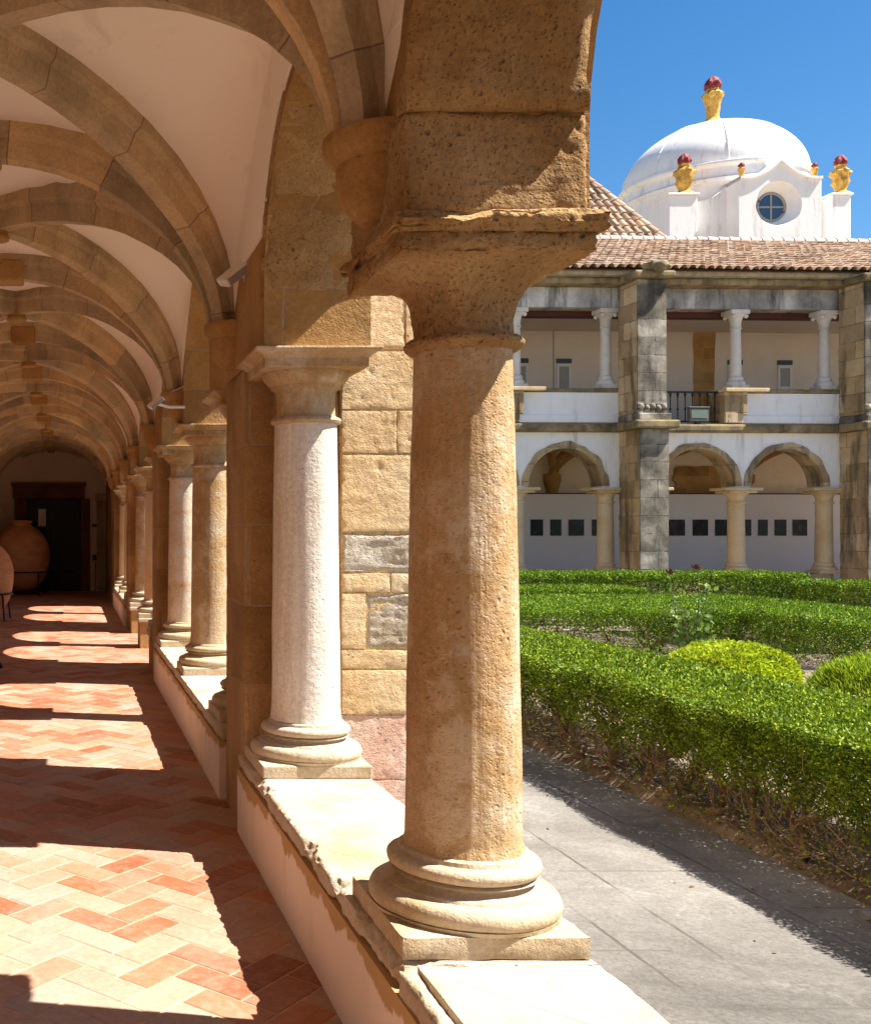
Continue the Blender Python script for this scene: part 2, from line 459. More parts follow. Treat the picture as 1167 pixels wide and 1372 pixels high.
def m_leaf(name, dark, mid, light, trans=0.3):
    t = NT(name)
    c = t.ramp(t.attr('rnd'), [(0.0, dark), (0.55, mid), (1.0, light)])
    k = t.ramp(t.noise(4.5, 5), [(0.34, 0.68), (0.66, 1.22)])
    c = t.mix(1.0, c, k, 'MULTIPLY')
    br_ = t.ramp(t.noise(5.5, 6, 0.7), [(0.66, 0), (0.74, 1)])
    c = t.mix(t.math('MULTIPLY', br_, 0.45), c, (0.2, 0.13, 0.05))
    t.col(c)
    t.b.inputs["Roughness"].default_value = 0.5
    t.b.inputs["Specular IOR Level"].default_value = 0.12
    tr = t.n("ShaderNodeBsdfTranslucent"); t.l(t.mix(1.0, c, (1.25, 1.3, 0.6), 'MULTIPLY'), tr.inputs[0])
    ms = t.n("ShaderNodeMixShader"); ms.inputs[0].default_value = trans
    t.l(t.b.outputs[0], ms.inputs[1]); t.l(tr.outputs[0], ms.inputs[2])
    t.l(ms.outputs[0], t.out.inputs[0])
    return t.m
M['box_leaf'] = m_leaf('box_hedge_leaves', (0.034, 0.075, 0.010), (0.145, 0.235, 0.016), (0.36, 0.43, 0.035), 0.16)
M['myrtle_leaf'] = m_leaf('myrtle_hedge_leaves', (0.03, 0.075, 0.010), (0.13, 0.23, 0.016), (0.30, 0.40, 0.035), 0.16)
M['spiky_leaf'] = m_leaf('spiky_shrub_leaves', (0.08, 0.13, 0.012), (0.2, 0.29, 0.025), (0.36, 0.42, 0.05), 0.35)
M['gold_leaf'] = m_leaf('golden_shrub_leaves', (0.16, 0.22, 0.015), (0.34, 0.43, 0.025), (0.54, 0.58, 0.05), 0.35)
M['rose_leaf'] = m_leaf('rose_leaves', (0.09, 0.16, 0.04), (0.15, 0.25, 0.07), (0.26, 0.34, 0.13))
M['litter'] = m_leaf('dry_leaf_litter', (0.13, 0.075, 0.04), (0.26, 0.16, 0.09), (0.42, 0.3, 0.19), 0.1)


def m_tile(name, pale=0.0):
    t = NT(name)
    uvn = t.n("ShaderNodeUVMap")
    fl = t.n("ShaderNodeVectorMath", operation='FLOOR'); t.l(uvn.outputs[0], fl.inputs[0])
    w = t.n("ShaderNodeTexWhiteNoise", noise_dimensions='2D'); t.l(fl.outputs[0], w.inputs["Vector"])
    c = t.ramp(w.outputs["Value"], [(0, (0.17, 0.105, 0.07)), (0.25, (0.29, 0.175, 0.11)), (0.55, (0.37, 0.245, 0.16)), (0.8, (0.41, 0.315, 0.225)), (1, (0.37, 0.195, 0.105))])
    l_ = t.ramp(t.noise(1.6, 6, 0.7), [(0.45, 0), (0.7, 1)])
    c = t.mix(t.math('MULTIPLY', l_, 0.5), c, (0.42, 0.34, 0.24))
    g = t.ramp(t.noise(7, 5, 0.75), [(0.52, 0), (0.7, 1)])
    c = t.mix(t.math('MULTIPLY', g, 0.5), c, (0.13, 0.1, 0.075))
    if pale:
        c = t.mix(pale, c, (0.72, 0.68, 0.66))
    t.col(c)
    t.bump(t.noise(25, 4), 0.4, 0.01)
    return t.m
M['roof'] = m_tile('clay_roof_tiles')
M['ridge'] = m_tile('mortared_ridge_tiles', 0.4)


def m_jar():
    t = NT('terracotta_jar_clay')
    c = t.ramp(t.noise(2.2, 6, 0.65, vec=t.scaled(t.pos(), 1, 1, 2.5)), [(0.3, (0.46, 0.19, 0.08)), (0.55, (0.58, 0.28, 0.125)), (0.75, (0.62, 0.37, 0.21))])
    t.col(c); t.b.inputs["Roughness"].default_value = 0.75
    t.bump(t.noise(18, 4), 0.2, 0.01)
    return t.m
M['jar'] = m_jar()


# ------------------------------------------------------------------ mesh helpers
def world_offset(o):
    v = Vector((0, 0, 0))
    while o is not None:
        v += o.location
        o = o.parent
    return v


class MB:
    def __init__(s): s.v = []; s.f = []; s.uv = []

    def add(s, vs, fs, uvs=None):
        o = len(s.v)
        s.v.extend([tuple(p) for p in vs])
        s.f.extend([tuple(i + o for i in f) for f in fs])
        if uvs is not None:
            s.uv.extend(uvs)
        elif s.uv:
            s.uv.extend([(0, 0)] * len(vs))
        return s

    def box(s, x0, x1, y0, y1, z0, z1):
        vs = [(x0, y0, z0), (x1, y0, z0), (x1, y1, z0), (x0, y1, z0), (x0, y0, z1), (x1, y0, z1), (x1, y1, z1), (x0, y1, z1)]
        return s.add(vs, [(0, 3, 2, 1), (4, 5, 6, 7), (0, 1, 5, 4), (1, 2, 6, 5), (2, 3, 7, 6), (3, 0, 4, 7)])

    def rough_box(s, x0, x1, y0, y1, z0, z1, res=0.03, amp=0.006, sc=7, er=0.03, seed=0.0, chip=None, bed=0.0):
        lo = (x0, y0, z0); hi = (x1, y1, z1)
        n = [max(2, int((hi[i] - lo[i]) / res)) for i in range(3)]
        idx = {}; vs = []; fs = []
        def vid(i, j, k):
            key = (i, j, k)
            if key in idx: return idx[key]
            g = (i, j, k)
            p = [lo[a] + (hi[a] - lo[a]) * g[a] / n[a] for a in range(3)]
            q = Vector((p[0] + seed, p[1], p[2]))
            d = [min(p[a] - lo[a], hi[a] - p[a]) for a in range(3)]
            sg = [1 if p[a] - lo[a] < hi[a] - p[a] else -1 for a in range(3)]
            nn = noise.fractal(q * 9, 1.0, 2.0, 3) * 0.5 + 0.45 + 0.5 * max(0, noise.noise(q * 3.1))
            rr = er * max(0.15, nn)
            if chip and p[0] - lo[0] < 0.12:      # one long edge broken away in places
                rr += 0.012 * noise.noise(q * 38) + chip[1] * max(0, noise.fractal(Vector((q.x * 3, q.y * 4.2, 1)), 1, 2, 5) * 1.3 + 0.12)
            close = sorted(range(3), key=lambda a: d[a])
            if d[close[1]] < rr:
                for a in close[:2]:
                    p[a] += sg[a] * (rr - d[close[1]]) * 0.55
            dv = noise.noise_vector(q * sc) * amp + Vector((0, 0, 0)) + noise.noise_vector(q * sc * 3.3) * amp * 0.45
            if bed:                                # bedding layers stand out on eroded blocks
                lay = noise.noise(Vector((q.x * 2.5, q.y * 2.5, q.z * 42))) + 0.6 * noise.noise(Vector((q.x * 5, q.y * 5, q.z * 95)))
                pitn = max(0, noise.noise(q * 26) - 0.35) * 1.6 + max(0, noise.noise(q * 55) - 0.3)
                for a in range(2):
                    if d[a] < 1e-6: dv[a] += sg[a] * bed * (0.5 * abs(lay) + pitn)
            p = [p[a] + dv[a] for a in range(3)]
            idx[key] = len(vs); vs.append(p)
            return idx[key]
        for a in range(3):
            b, c = (a + 1) % 3, (a + 2) % 3
            for side in (0, n[a]):
                for i in range(n[b]):
                    for j in range(n[c]):
                        q = []
                        for (ii, jj) in ((i, j), (i + 1, j), (i + 1, j + 1), (i, j + 1)):
                            g = [0, 0, 0]; g[a] = side; g[b] = ii; g[c] = jj
                            q.append(vid(*g))
                        fs.append(tuple(q if side else q[::-1]))
        return s.add(vs, fs)

    def rings(s, rings, cap0=True, cap1=True, closed=True, uvs=None):
        n = len(rings[0]); vs = [p for r in rings for p in r]; fs = []
        m = n if closed else n - 1
        for i in range(len(rings) - 1):
            for j in range(m):
                k = (j + 1) % n
                fs.append((i * n + j, i * n + k, (i + 1) * n + k, (i + 1) * n + j))
        if cap0: fs.append(tuple(range(n))[::-1])
        if cap1: fs.append(tuple((len(rings) - 1) * n + j for j in range(n)))
        return s.add(vs, fs, uvs)

    def lathe(s, prof, cx=0, cy=0, seg=40, fn=None, a0=0.0, a1=None, cap0=True, cap1=True):
        full = a1 is None
        rs = []
        for (r, z) in prof:
            ring = []
            for k in range(seg if full else seg + 1):
                a = a0 + (2 * math.pi if full else (a1 - a0)) * k / seg
                rr = r; zz = z
                if fn: rr, zz = fn(a, r, z)
                ring.append((cx + rr * math.cos(a), cy + rr * math.sin(a), zz))
            rs.append(ring)
        return s.rings(rs, cap0, cap1, True)

    def tube(s, pts, rad, seg=6):
        pts = [Vector(p) for p in pts]
        rs = []
        for i, p in enumerate(pts):
            d = (pts[min(i + 1, len(pts) - 1)] - pts[max(i - 1, 0)])
            d = d.normalized() if d.length > 1e-9 else Vector((0, 0, 1))
            up = Vector((0, 0, 1)) if abs(d.z) < 0.9 else Vector((1, 0, 0))
            a = d.cross(up).normalized(); b = d.cross(a)
            r = rad[i] if isinstance(rad, (list, tuple)) else rad
            rs.append([p + a * (r * math.cos(2 * math.pi * k / seg)) + b * (r * math.sin(2 * math.pi * k / seg)) for k in range(seg)])
        return s.rings(rs)

    def prism_xz(s, pts, y0, y1):
        n = len(pts)
        vs = [(x, y0, z) for x, z in pts] + [(x, y1, z) for x, z in pts]
        fs = [tuple(range(n)), tuple(range(2 * n - 1, n - 1, -1))]
        for i in range(n):
            k = (i + 1) % n
            fs.append((i, i + n, k + n, k))
        return s.add(vs, fs)

    def arch_wall(s, poly, ztop, axis, d0, d1):
        """poly: lower edge polyline [(t, z)], t along Y ('y') or X ('x'); thickness d0..d1 on the other axis"""
        def P(t, z, d): return (d, t, z) if axis == 'y' else (t, d, z)
        for i in range(len(poly) - 1):
            (a, za), (b, zb) = poly[i], poly[i + 1]
            q = []
            if b - a > 1e-6:
                s.add([P(a, za, d0), P(b, zb, d0), P(b, ztop, d0), P(a, ztop, d0)], [(0, 1, 2, 3)])
                s.add([P(a, za, d1), P(b, zb, d1), P(b, ztop, d1), P(a, ztop, d1)], [(3, 2, 1, 0)])
                s.add([P(a, ztop, d0), P(b, ztop, d0), P(b, ztop, d1), P(a, ztop, d1)], [(0, 1, 2, 3)])
            s.add([P(a, za, d0), P(b, zb, d0), P(b, zb, d1), P(a, za, d1)], [(3, 2, 1, 0)])
        for (t, z) in (poly[0], poly[-1]):
            s.add([P(t, z, d0), P(t, z, d1), P(t, ztop, d1), P(t, ztop, d0)], [(0, 1, 2, 3)])
        return s

    def build(s, name, m, parent=None, smooth=None, bevel=0.0, weld=False):
        off = world_offset(parent) if parent is not None else Vector((0, 0, 0))
        me = bpy.data.meshes.new(name)
        vs = np.array(s.v, dtype=float)
        if parent is not None:
            vs = vs - np.array(off)
        me.from_pydata(vs.tolist(), [], s.f)
        if s.uv:
            ul = me.uv_layers.new(name="UVMap")
            li = np.zeros(len(me.loops), dtype=np.int32)
            me.loops.foreach_get("vertex_index", li)
            ul.data.foreach_set("uv", np.array(s.uv, dtype=np.float32)[li].ravel())
        if smooth is not None:
            me.polygons.foreach_set("use_smooth", [True] * len(me.polygons))
            me.set_sharp_from_angle(angle=R(smooth))
        me.materials.append(m)
        me.validate()
        me.update()
        o = bpy.data.objects.new(name, me)
        COL.objects.link(o)
        if parent is not None:
            o.parent = parent
        if bevel:
            b = o.modifiers.new("bevel", 'BEVEL'); b.width = bevel; b.segments = 2; b.limit_method = 'ANGLE'; b.angle_limit = R(40)
        return o


def tag(o, label=None, cat=None, group=None, kind=None):
    if label: o["label"] = label
    if cat: o["category"] = cat; o["kind"] = kind or "thing"
    if group: o["group"] = group
    if kind: o["kind"] = kind
    return o


def thing(name, label, cat, loc=(0, 0, 0), group=None):
    o = bpy.data.objects.new(name, None)
    o.empty_display_size = 0.1
    COL.objects.link(o)
    o.location = loc
    return tag(o, label, cat, group)


def dup(root, loc, rz=0.0, label=None, group=None, mats=None):
    r = root.copy(); COL.objects.link(r); r.location = loc; r.rotation_euler = (0, 0, rz)
    if label: r["label"] = label
    if group: r["group"] = group
    for ch in list(root.children):
        c = ch.copy(); COL.objects.link(c); c.parent = r
        for g in list(ch.children):
            d = g.copy(); COL.objects.link(d); d.parent = c
    return r


def set_mat(root, part, m):
    """give one copied thing's part its own stone (its own mesh copy)"""
    for ch in root.children:
        if ch.name.split('.')[0] == part:
            ch.data = ch.data.copy()
            ch.data.materials[0] = m


def struct(o): o["kind"] = "structure"; return o


# ------------------------------------------------------------------ layout of the near wing
XI, XO = 0.90, 1.40            # inner and outer face of the arcade wall
XL = -1.96                     # blind wall of the walk
BAY = 5.58
MIDS = [3.08 + BAY * k for k in range(-1, 4)]          # free columns
PIERS = [0.29 + BAY * k for k in range(-1, 5)]
YB, YE = -5.0, 27.6            # the walk's ends
SILL = 0.49
FL = 0.079                     # level of the walk's tiled floor
ABT = 2.51                     # top of abacus
SPR = 2.74                     # arch springing
XC = 1.15

# ---- ground, floor, path, beds
struct(MB().add([(-300, -300, -0.16), (400, -300, -0.16), (400, 600, -0.16), (-300, 600, -0.16)], [(0, 1, 2, 3)]).build('ground', M['earth']))
struct(MB().box(-2.3, 1.45, YB - 0.3, YE, -0.3, FL - 0.0026).build('floor_bed', M['grout']))
struct(MB().box(XO + 0.05, 3.72, -6, 24.0, -0.3, -0.10).build('path', M['path']))
struct(MB().box(3.72, 26, 22.75, 24.0, -0.3, -0.104).build('cross_path', M['path']))


def herringbone():
    W = 0.142; g = 0.0033; mb_v = []; mb_f = []; r1 = []; r2 = []
    ca = math.cos(R(47)); sa = math.sin(R(47))
    def brick(x0, y0, x1, y1):
        pts = [(x0 + g / W, y0 + g / W), (x1 - g / W, y0 + g / W), (x1 - g / W, y1 - g / W), (x0 + g / W, y1 - g / W)]
        cx = (x0 + x1) / 2 * W; cy = (y0 + y1) / 2 * W
        wx = cx * ca - cy * sa - 0.4; wy = cx * sa + cy * ca + 11
        if not (-2.05 < wx < 1.42 and YB - 0.1 < wy < 27.65): return
        z = random.uniform(-0.0008, 0.0006); tx = random.gauss(0, 0.003); ty = random.gauss(0, 0.003)
        o = len(mb_v)
        b = 0.0035 / W
        for inset, dz in ((0, -0.0028), (b, 0.0)):
            for (a, c) in pts:
                sx = inset if a < (x0 + x1) / 2 else -inset
                sy = inset if c < (y0 + y1) / 2 else -inset
                px, py = (a + sx) * W, (c + sy) * W
                X = px * ca - py * sa - 0.4; Y = px * sa + py * ca + 11
                mb_v.append((X, Y, FL + z + dz + tx * (px - cx) + ty * (py - cy)))
        mb_f.append((o + 4, o + 5, o + 6, o + 7))
        for k in range(4):
            n = (k + 1) % 4
            mb_f.append((o + k, o + n, o + 4 + n, o + 4 + k))
        a, b_ = random.random(), random.random()
        r1.extend([a] * 5); r2.extend([b_] * 5)
    for i in range(-130, 130):
        for j in range(-60, 60):
            ox, oy = i + 2 * j, i - 2 * j
            brick(ox, oy, ox + 2, oy + 1)
            brick(ox, oy + 1, ox + 1, oy + 3)
    m = MB(); m.v = mb_v; m.f = mb_f
    o = m.build('floor', M['terracotta'])
    for nm, arr in (('rnd', r1), ('rnd2', r2)):
        at = o.data.attributes.new(nm, 'FLOAT', 'FACE')
        at.data.foreach_set('value', np.array(arr, dtype=np.float32))
    struct(o)
herringbone()
struct(MB().box(1.46, 26, 24.7, YE, -0.3, FL - 0.004).build('gallery_floor', M['grout']))


def bed(x0, x1, y0, y1, z, name='soil'):
    nx = int((x1 - x0) / 0.12); ny = int((y1 - y0) / 0.12)
    vs = []; fs = []
    for j in range(ny + 1):
        for i in range(nx + 1):
            x = x0 + (x1 - x0) * i / nx; y = y0 + (y1 - y0) * j / ny
            e = min(x - x0, x1 - x, y - y0, y1 - y)
            h = z + 0.03 * noise.noise(Vector((x * 2.2, y * 2.2, 0))) + 0.015 * noise.noise(Vector((x * 7, y * 7, 3))) + min(0.06, e * 0.12)
            vs.append((x, y, h if e > 1e-6 else z - 0.1))
    for j in range(ny):
        for i in range(nx):
            a = j * (nx + 1) + i
            fs.append((a, a + 1, a + nx + 2, a + nx + 1))
    struct(MB().add(vs, fs).build(name, M['soil'], smooth=60))
bed(3.722, 26, -5, 22.7, -0.10)


# ------------------------------------------------------------------ the arcade wall with its arches
def arch_poly(t0, t1, opens, zs, zi, n=20):
    pts = [(t0, zi)]
    for (c, r) in sorted(opens):
        pts += [(c - r, zi), (c - r, zs)]
        for k in range(1, n):
            a = math.pi * (1 - k / n)
            pts.append((c + r * math.cos(a), zs + r * math.sin(a)))
        pts += [(c + r, zs), (c + r, zi)]
    pts.append((t1, zi))
    return pts

AR = 0.785
OPENS = []
for m_ in MIDS:
    OPENS += [(m_ + 1.035, AR), (m_ - 1.035, AR)]
arc = thing('arcade_wall', 'golden stone arcade wall of round arches along the red tiled walk', 'arcade', (1.15, 0, 0))
MB().arch_wall(arch_poly(YB, YE - 0.01, OPENS, SPR, ABT), 4.15, 'y', XI, XO).build('arches', M['gold'], arc)
MB().box(XI - 0.02, XO + 0.22, YB, 24.2, 4.152, 4.34).build('string_course', M['gold_plain'], arc, bevel=0.03)
# parapets between the piers (bay of the third free column is open to the garden)
for k in range(5):
    y0, y1 = PIERS[k] + 0.265, PIERS[k + 1] - 0.405
    if k == 3:
        continue
    p = MB()
    p.box(XI - 0.036, XO + 0.01, y0, y1, -0.2, SILL - 0.075)
    p.build('parapet', M['plaster'], arc)
    if k == 1:
        s1 = MB().rough_box(XI + 0.02, XO + 0.015, y0, 2.80, SILL - 0.074, SILL, 0.025, 0.0015, 8, 0.012, 5)
        s1.rough_box(XI - 0.03, XI + 0.018, y0, 2.79, SILL - 0.09, SILL - 0.012, 0.012, 0.004, 14, 0.02, 8)
        s1.rough_box(XI - 0.032, XO + 0.015, 2.81, y1, SILL - 0.074, SILL - 0.001, 0.014, 0.0018, 9, 0.016, 1, chip=(0, 0.034))
        s1.build('sill', M['sill'], arc, smooth=50)
    else:
        MB().rough_box(XI - 0.03, XO + 0.015, y0, y1, SILL - 0.074, SILL, 0.03, 0.003, 7, 0.025, k).build('sill', M['sill'], arc, smooth=50)
# rough impost block over the nearest column and over the next
MB().rough_box(XI - 0.012, XO - 0.008, 2.815, 3.345, ABT - 0.01, 2.782, 0.010, 0.004, 11, 0.022, 3, bed=0.010).build('impost_block', M['rough'], arc, smooth=55)
# eroded voussoirs of the near arch, a curved skin just proud of the intrados
def voussoir(a0, a1, c, r, seed, lift):
    ib = MB()
    nA, nX = 26, 26
    vs = []; fs = []
    for layer in (0, 1):
        for i in range(nA + 1):
            a = a0 + (a1 - a0) * i / nA
            for j in range(nX + 1):
                x = XI - 0.01 + (XO - XI + 0.006 - (0.02 if lift > 0.03 else 0)) * j / nX
                q = Vector((x + seed, a * 0.8, seed))
                e = min(i, nA - i) / nA; ex = min(j, nX - j) / nX
                rr = r - lift + (lift + 0.04) * layer
                if layer == 0:
                    rr += 0.012 * noise.fractal(q * 6, 1, 2, 4) + 0.018 * max(0, 1 - e / 0.06) + 0.03 * max(0, 1 - ex / 0.07) * (0.6 + noise.noise(q * 9))
                    x += 0.016 * noise.noise(q * 10) * (1 if ex < 0.1 else 0)
                vs.append((x, c + rr * math.cos(a), SPR + rr * math.sin(a)))
    n = (nA + 1) * (nX + 1)
    for i in range(nA):
        for j in range(nX):
            p = i * (nX + 1) + j
            fs.append((p, p + 1, p + nX + 2, p + nX + 1))
            fs.append((n + p, n + p + nX + 1, n + p + nX + 2, n + p + 1))
    for i in range(nA):
        for j in (0, nX):
            p = i * (nX + 1) + j
            fs.append((p, p + nX + 1, n + p + nX + 1, n + p))
    for j in range(nX):
        for i in (0, nA):
            p = i * (nX + 1) + j
            fs.append((p, n + p, n + p + 1, p + 1))
    ib.add(vs, fs)
    ib.build('voussoir', M['rough'], arc, smooth=60)
voussoir(0.055, 0.62, 3.08 - 1.035, AR, 1, 0.05)
voussoir(0.64, 1.25, 3.08 - 1.035, AR, 4, 0.04)
voussoir(0.02, 0.55, 3.08 + 1.035, AR, 7, 0.006)
voussoir(0.57, 1.2, 3.08 + 1.035, AR, 9, 0.004)
ip = [(t_, max(z_, 3.04)) for t_, z_ in arch_poly(YB, 24.2, [(c_, r_ + 0.045) for c_, r_ in OPENS], SPR, SPR)]
MB().arch_wall(ip, 4.0, 'y', XI - 0.014, XI - 0.001).build('plaster_face', M['vault'], arc)
MB().box(XI, XO - 0.003, 23.16, YE - 0.01, -0.1, ABT - 0.003).build('corner_wall', M['pier'], arc)
# upper storey of this wing, above the picture, and the roof that shades it
MB().box(XI + 0.05, XO - 0.05, YB, 24.0, 4.34, 7.35).build('upper_wall', M['limewash'], arc)

# ---- piers and buttresses
PLAB = {1: 'golden stone pier with a deep buttress just behind the white shaft', 2: 'second golden stone pier along the walk, behind a mottled column',
        3: 'stone pier beyond the open bay where columns stand on tall pedestals', 4: 'last stone pier before the dark end wall of the walk',
        0: 'stone pier beside the viewer at the near end of the walk'}
for k, yp in enumerate(PIERS[1:], 0):
    t = thing('buttress_pier', PLAB[k], 'pier', (XC, yp, 0), 'piers of the arcade')
    if k == 1:
        MB().rough_box(XI, XO - 0.002, yp - 0.40, yp + 0.26, -0.2, ABT - 0.002, 0.035, 0.003, 6, 0.025, k).build('pier_core', M['pier'], t, smooth=50)
        b = MB().rough_box(XO, 2.27, yp - 0.414, yp + 0.52, -0.2, 4.1, 0.045, 0.003, 5, 0.02, 2)
        b.build('buttress', M['buttress'], t, smooth=50)
        rows = [(3.62, 4.08, 'tttt'), (3.12, 3.61, 'tt'), (2.60, 3.11, 'ttt'), (2.29, 2.59, 'tt'), (2.06, 2.28, 'ttt'), (1.65, 2.05, 'tt'), (1.44, 1.64, 'gt'), (1.335, 1.43, 'ttt'),
                (1.04, 1.325, 'sgt'), (0.935, 1.03, 'tt'), (0.70, 0.925, 'tgg'), (0.36, 0.69, 'pgp'), (0.05, 0.35, 'pp'), (-0.2, 0.04, 'tt')]
        for ri, (za, zb_, kinds) in enumerate(rows):
            wts = [(0.35 if q_ == 's' else 1.0) * random.uniform(0.8, 1.25) for q_ in kinds]
            xa = XO + 0.003
            for q_, w__ in zip(kinds, wts):
                xb = xa + (2.275 - XO) * w__ / sum(wts)
                rgh = q_ in 'g'
                MB().rough_box(xa + 0.001, xb - 0.001, yp - 0.422 - random.uniform(0, 0.006), yp - 0.39, za - 0.001, zb_ + 0.001, 0.014, 0.007 if rgh else 0.0022, 6, 0.018 if rgh else 0.006, ri * 3 + len(q_) + xa,
                               bed=0.012 if rgh else 0.005).build('ashlar_block', M[{'t': 'tan_stone', 's': 'tan_stone', 'g': 'grey_stone', 'p': 'pink_stone'}[q_]], t, smooth=55)
                xa = xb
        MB().box(XI + 0.08, XO + 0.03, yp - 0.436, yp - 0.405, SILL, SILL + 0.145).build('skirting_slab', M['base'], t, bevel=0.006)
    else:
        MB().box(XI, XO - 0.002, yp - 0.40, yp + 0.26, -0.2, ABT - 0.002).build('pier_core', M['pier'], t, bevel=0.02)
        MB().box(XO, 2.27, yp - 0.40, yp + 0.52, -0.2, 4.1).build('buttress', M['buttress'], t, bevel=0.02)

    MB().box(XC - 0.12, XO - 0.004, yp + 0.255, yp + 0.57, -0.2, ABT - 0.1).build('gap_filler', M['pier'], t)  # hidden filler added so no sun slips between pier and far column
    MB().box(XC - 0.10, XC + 0.12, yp - 0.60, yp - 0.39, SILL - 0.02, ABT - 0.1).build('gap_filler', M['pier'], t)  # same added filler on the near side, blocking sun behind the column

# ---- columns
PROF_SHAFT = [(0.0, 0)]


def base_profile(s=1.0):
    pts = [(0.262, 0.0), (0.266, 0.012)]
    for k in range(9):
        a = -math.pi / 2 + math.pi * k / 8
        pts.append((0.238 + 0.03 * math.cos(a), 0.034 + 0.034 * math.sin(a)))
    pts += [(0.226, 0.070), (0.222, 0.078)]
    for k in range(1, 8):
        a = math.pi / 2 * k / 8
        pts.append((0.222 - 0.034 * math.sin(a * 2) , 0.078 + 0.034 * k / 8))
    pts += [(0.2, 0.113)]
    for k in range(9):
        a = -math.pi / 2 + math.pi * k / 8
        pts.append((0.192 + 0.024 * math.cos(a), 0.136 + 0.022 * math.sin(a)))
    pts += [(0.184, 0.160), (0.181, 0.172), (0.172, 0.178)]
    return pts


def sring(r, z, n, N=64, wob=None, cx=0, cy=0):
    out = []
    for k in range(N):
        a = 2 * math.pi * k / N
        c, s_ = math.cos(a), math.sin(a)
        d = (abs(c) ** n + abs(s_) ** n) ** (1 / n)
        rr = r / d
        if wob: rr = wob(a, rr, z)
        out.append((cx + rr * c, cy + rr * s_, z))
    return out


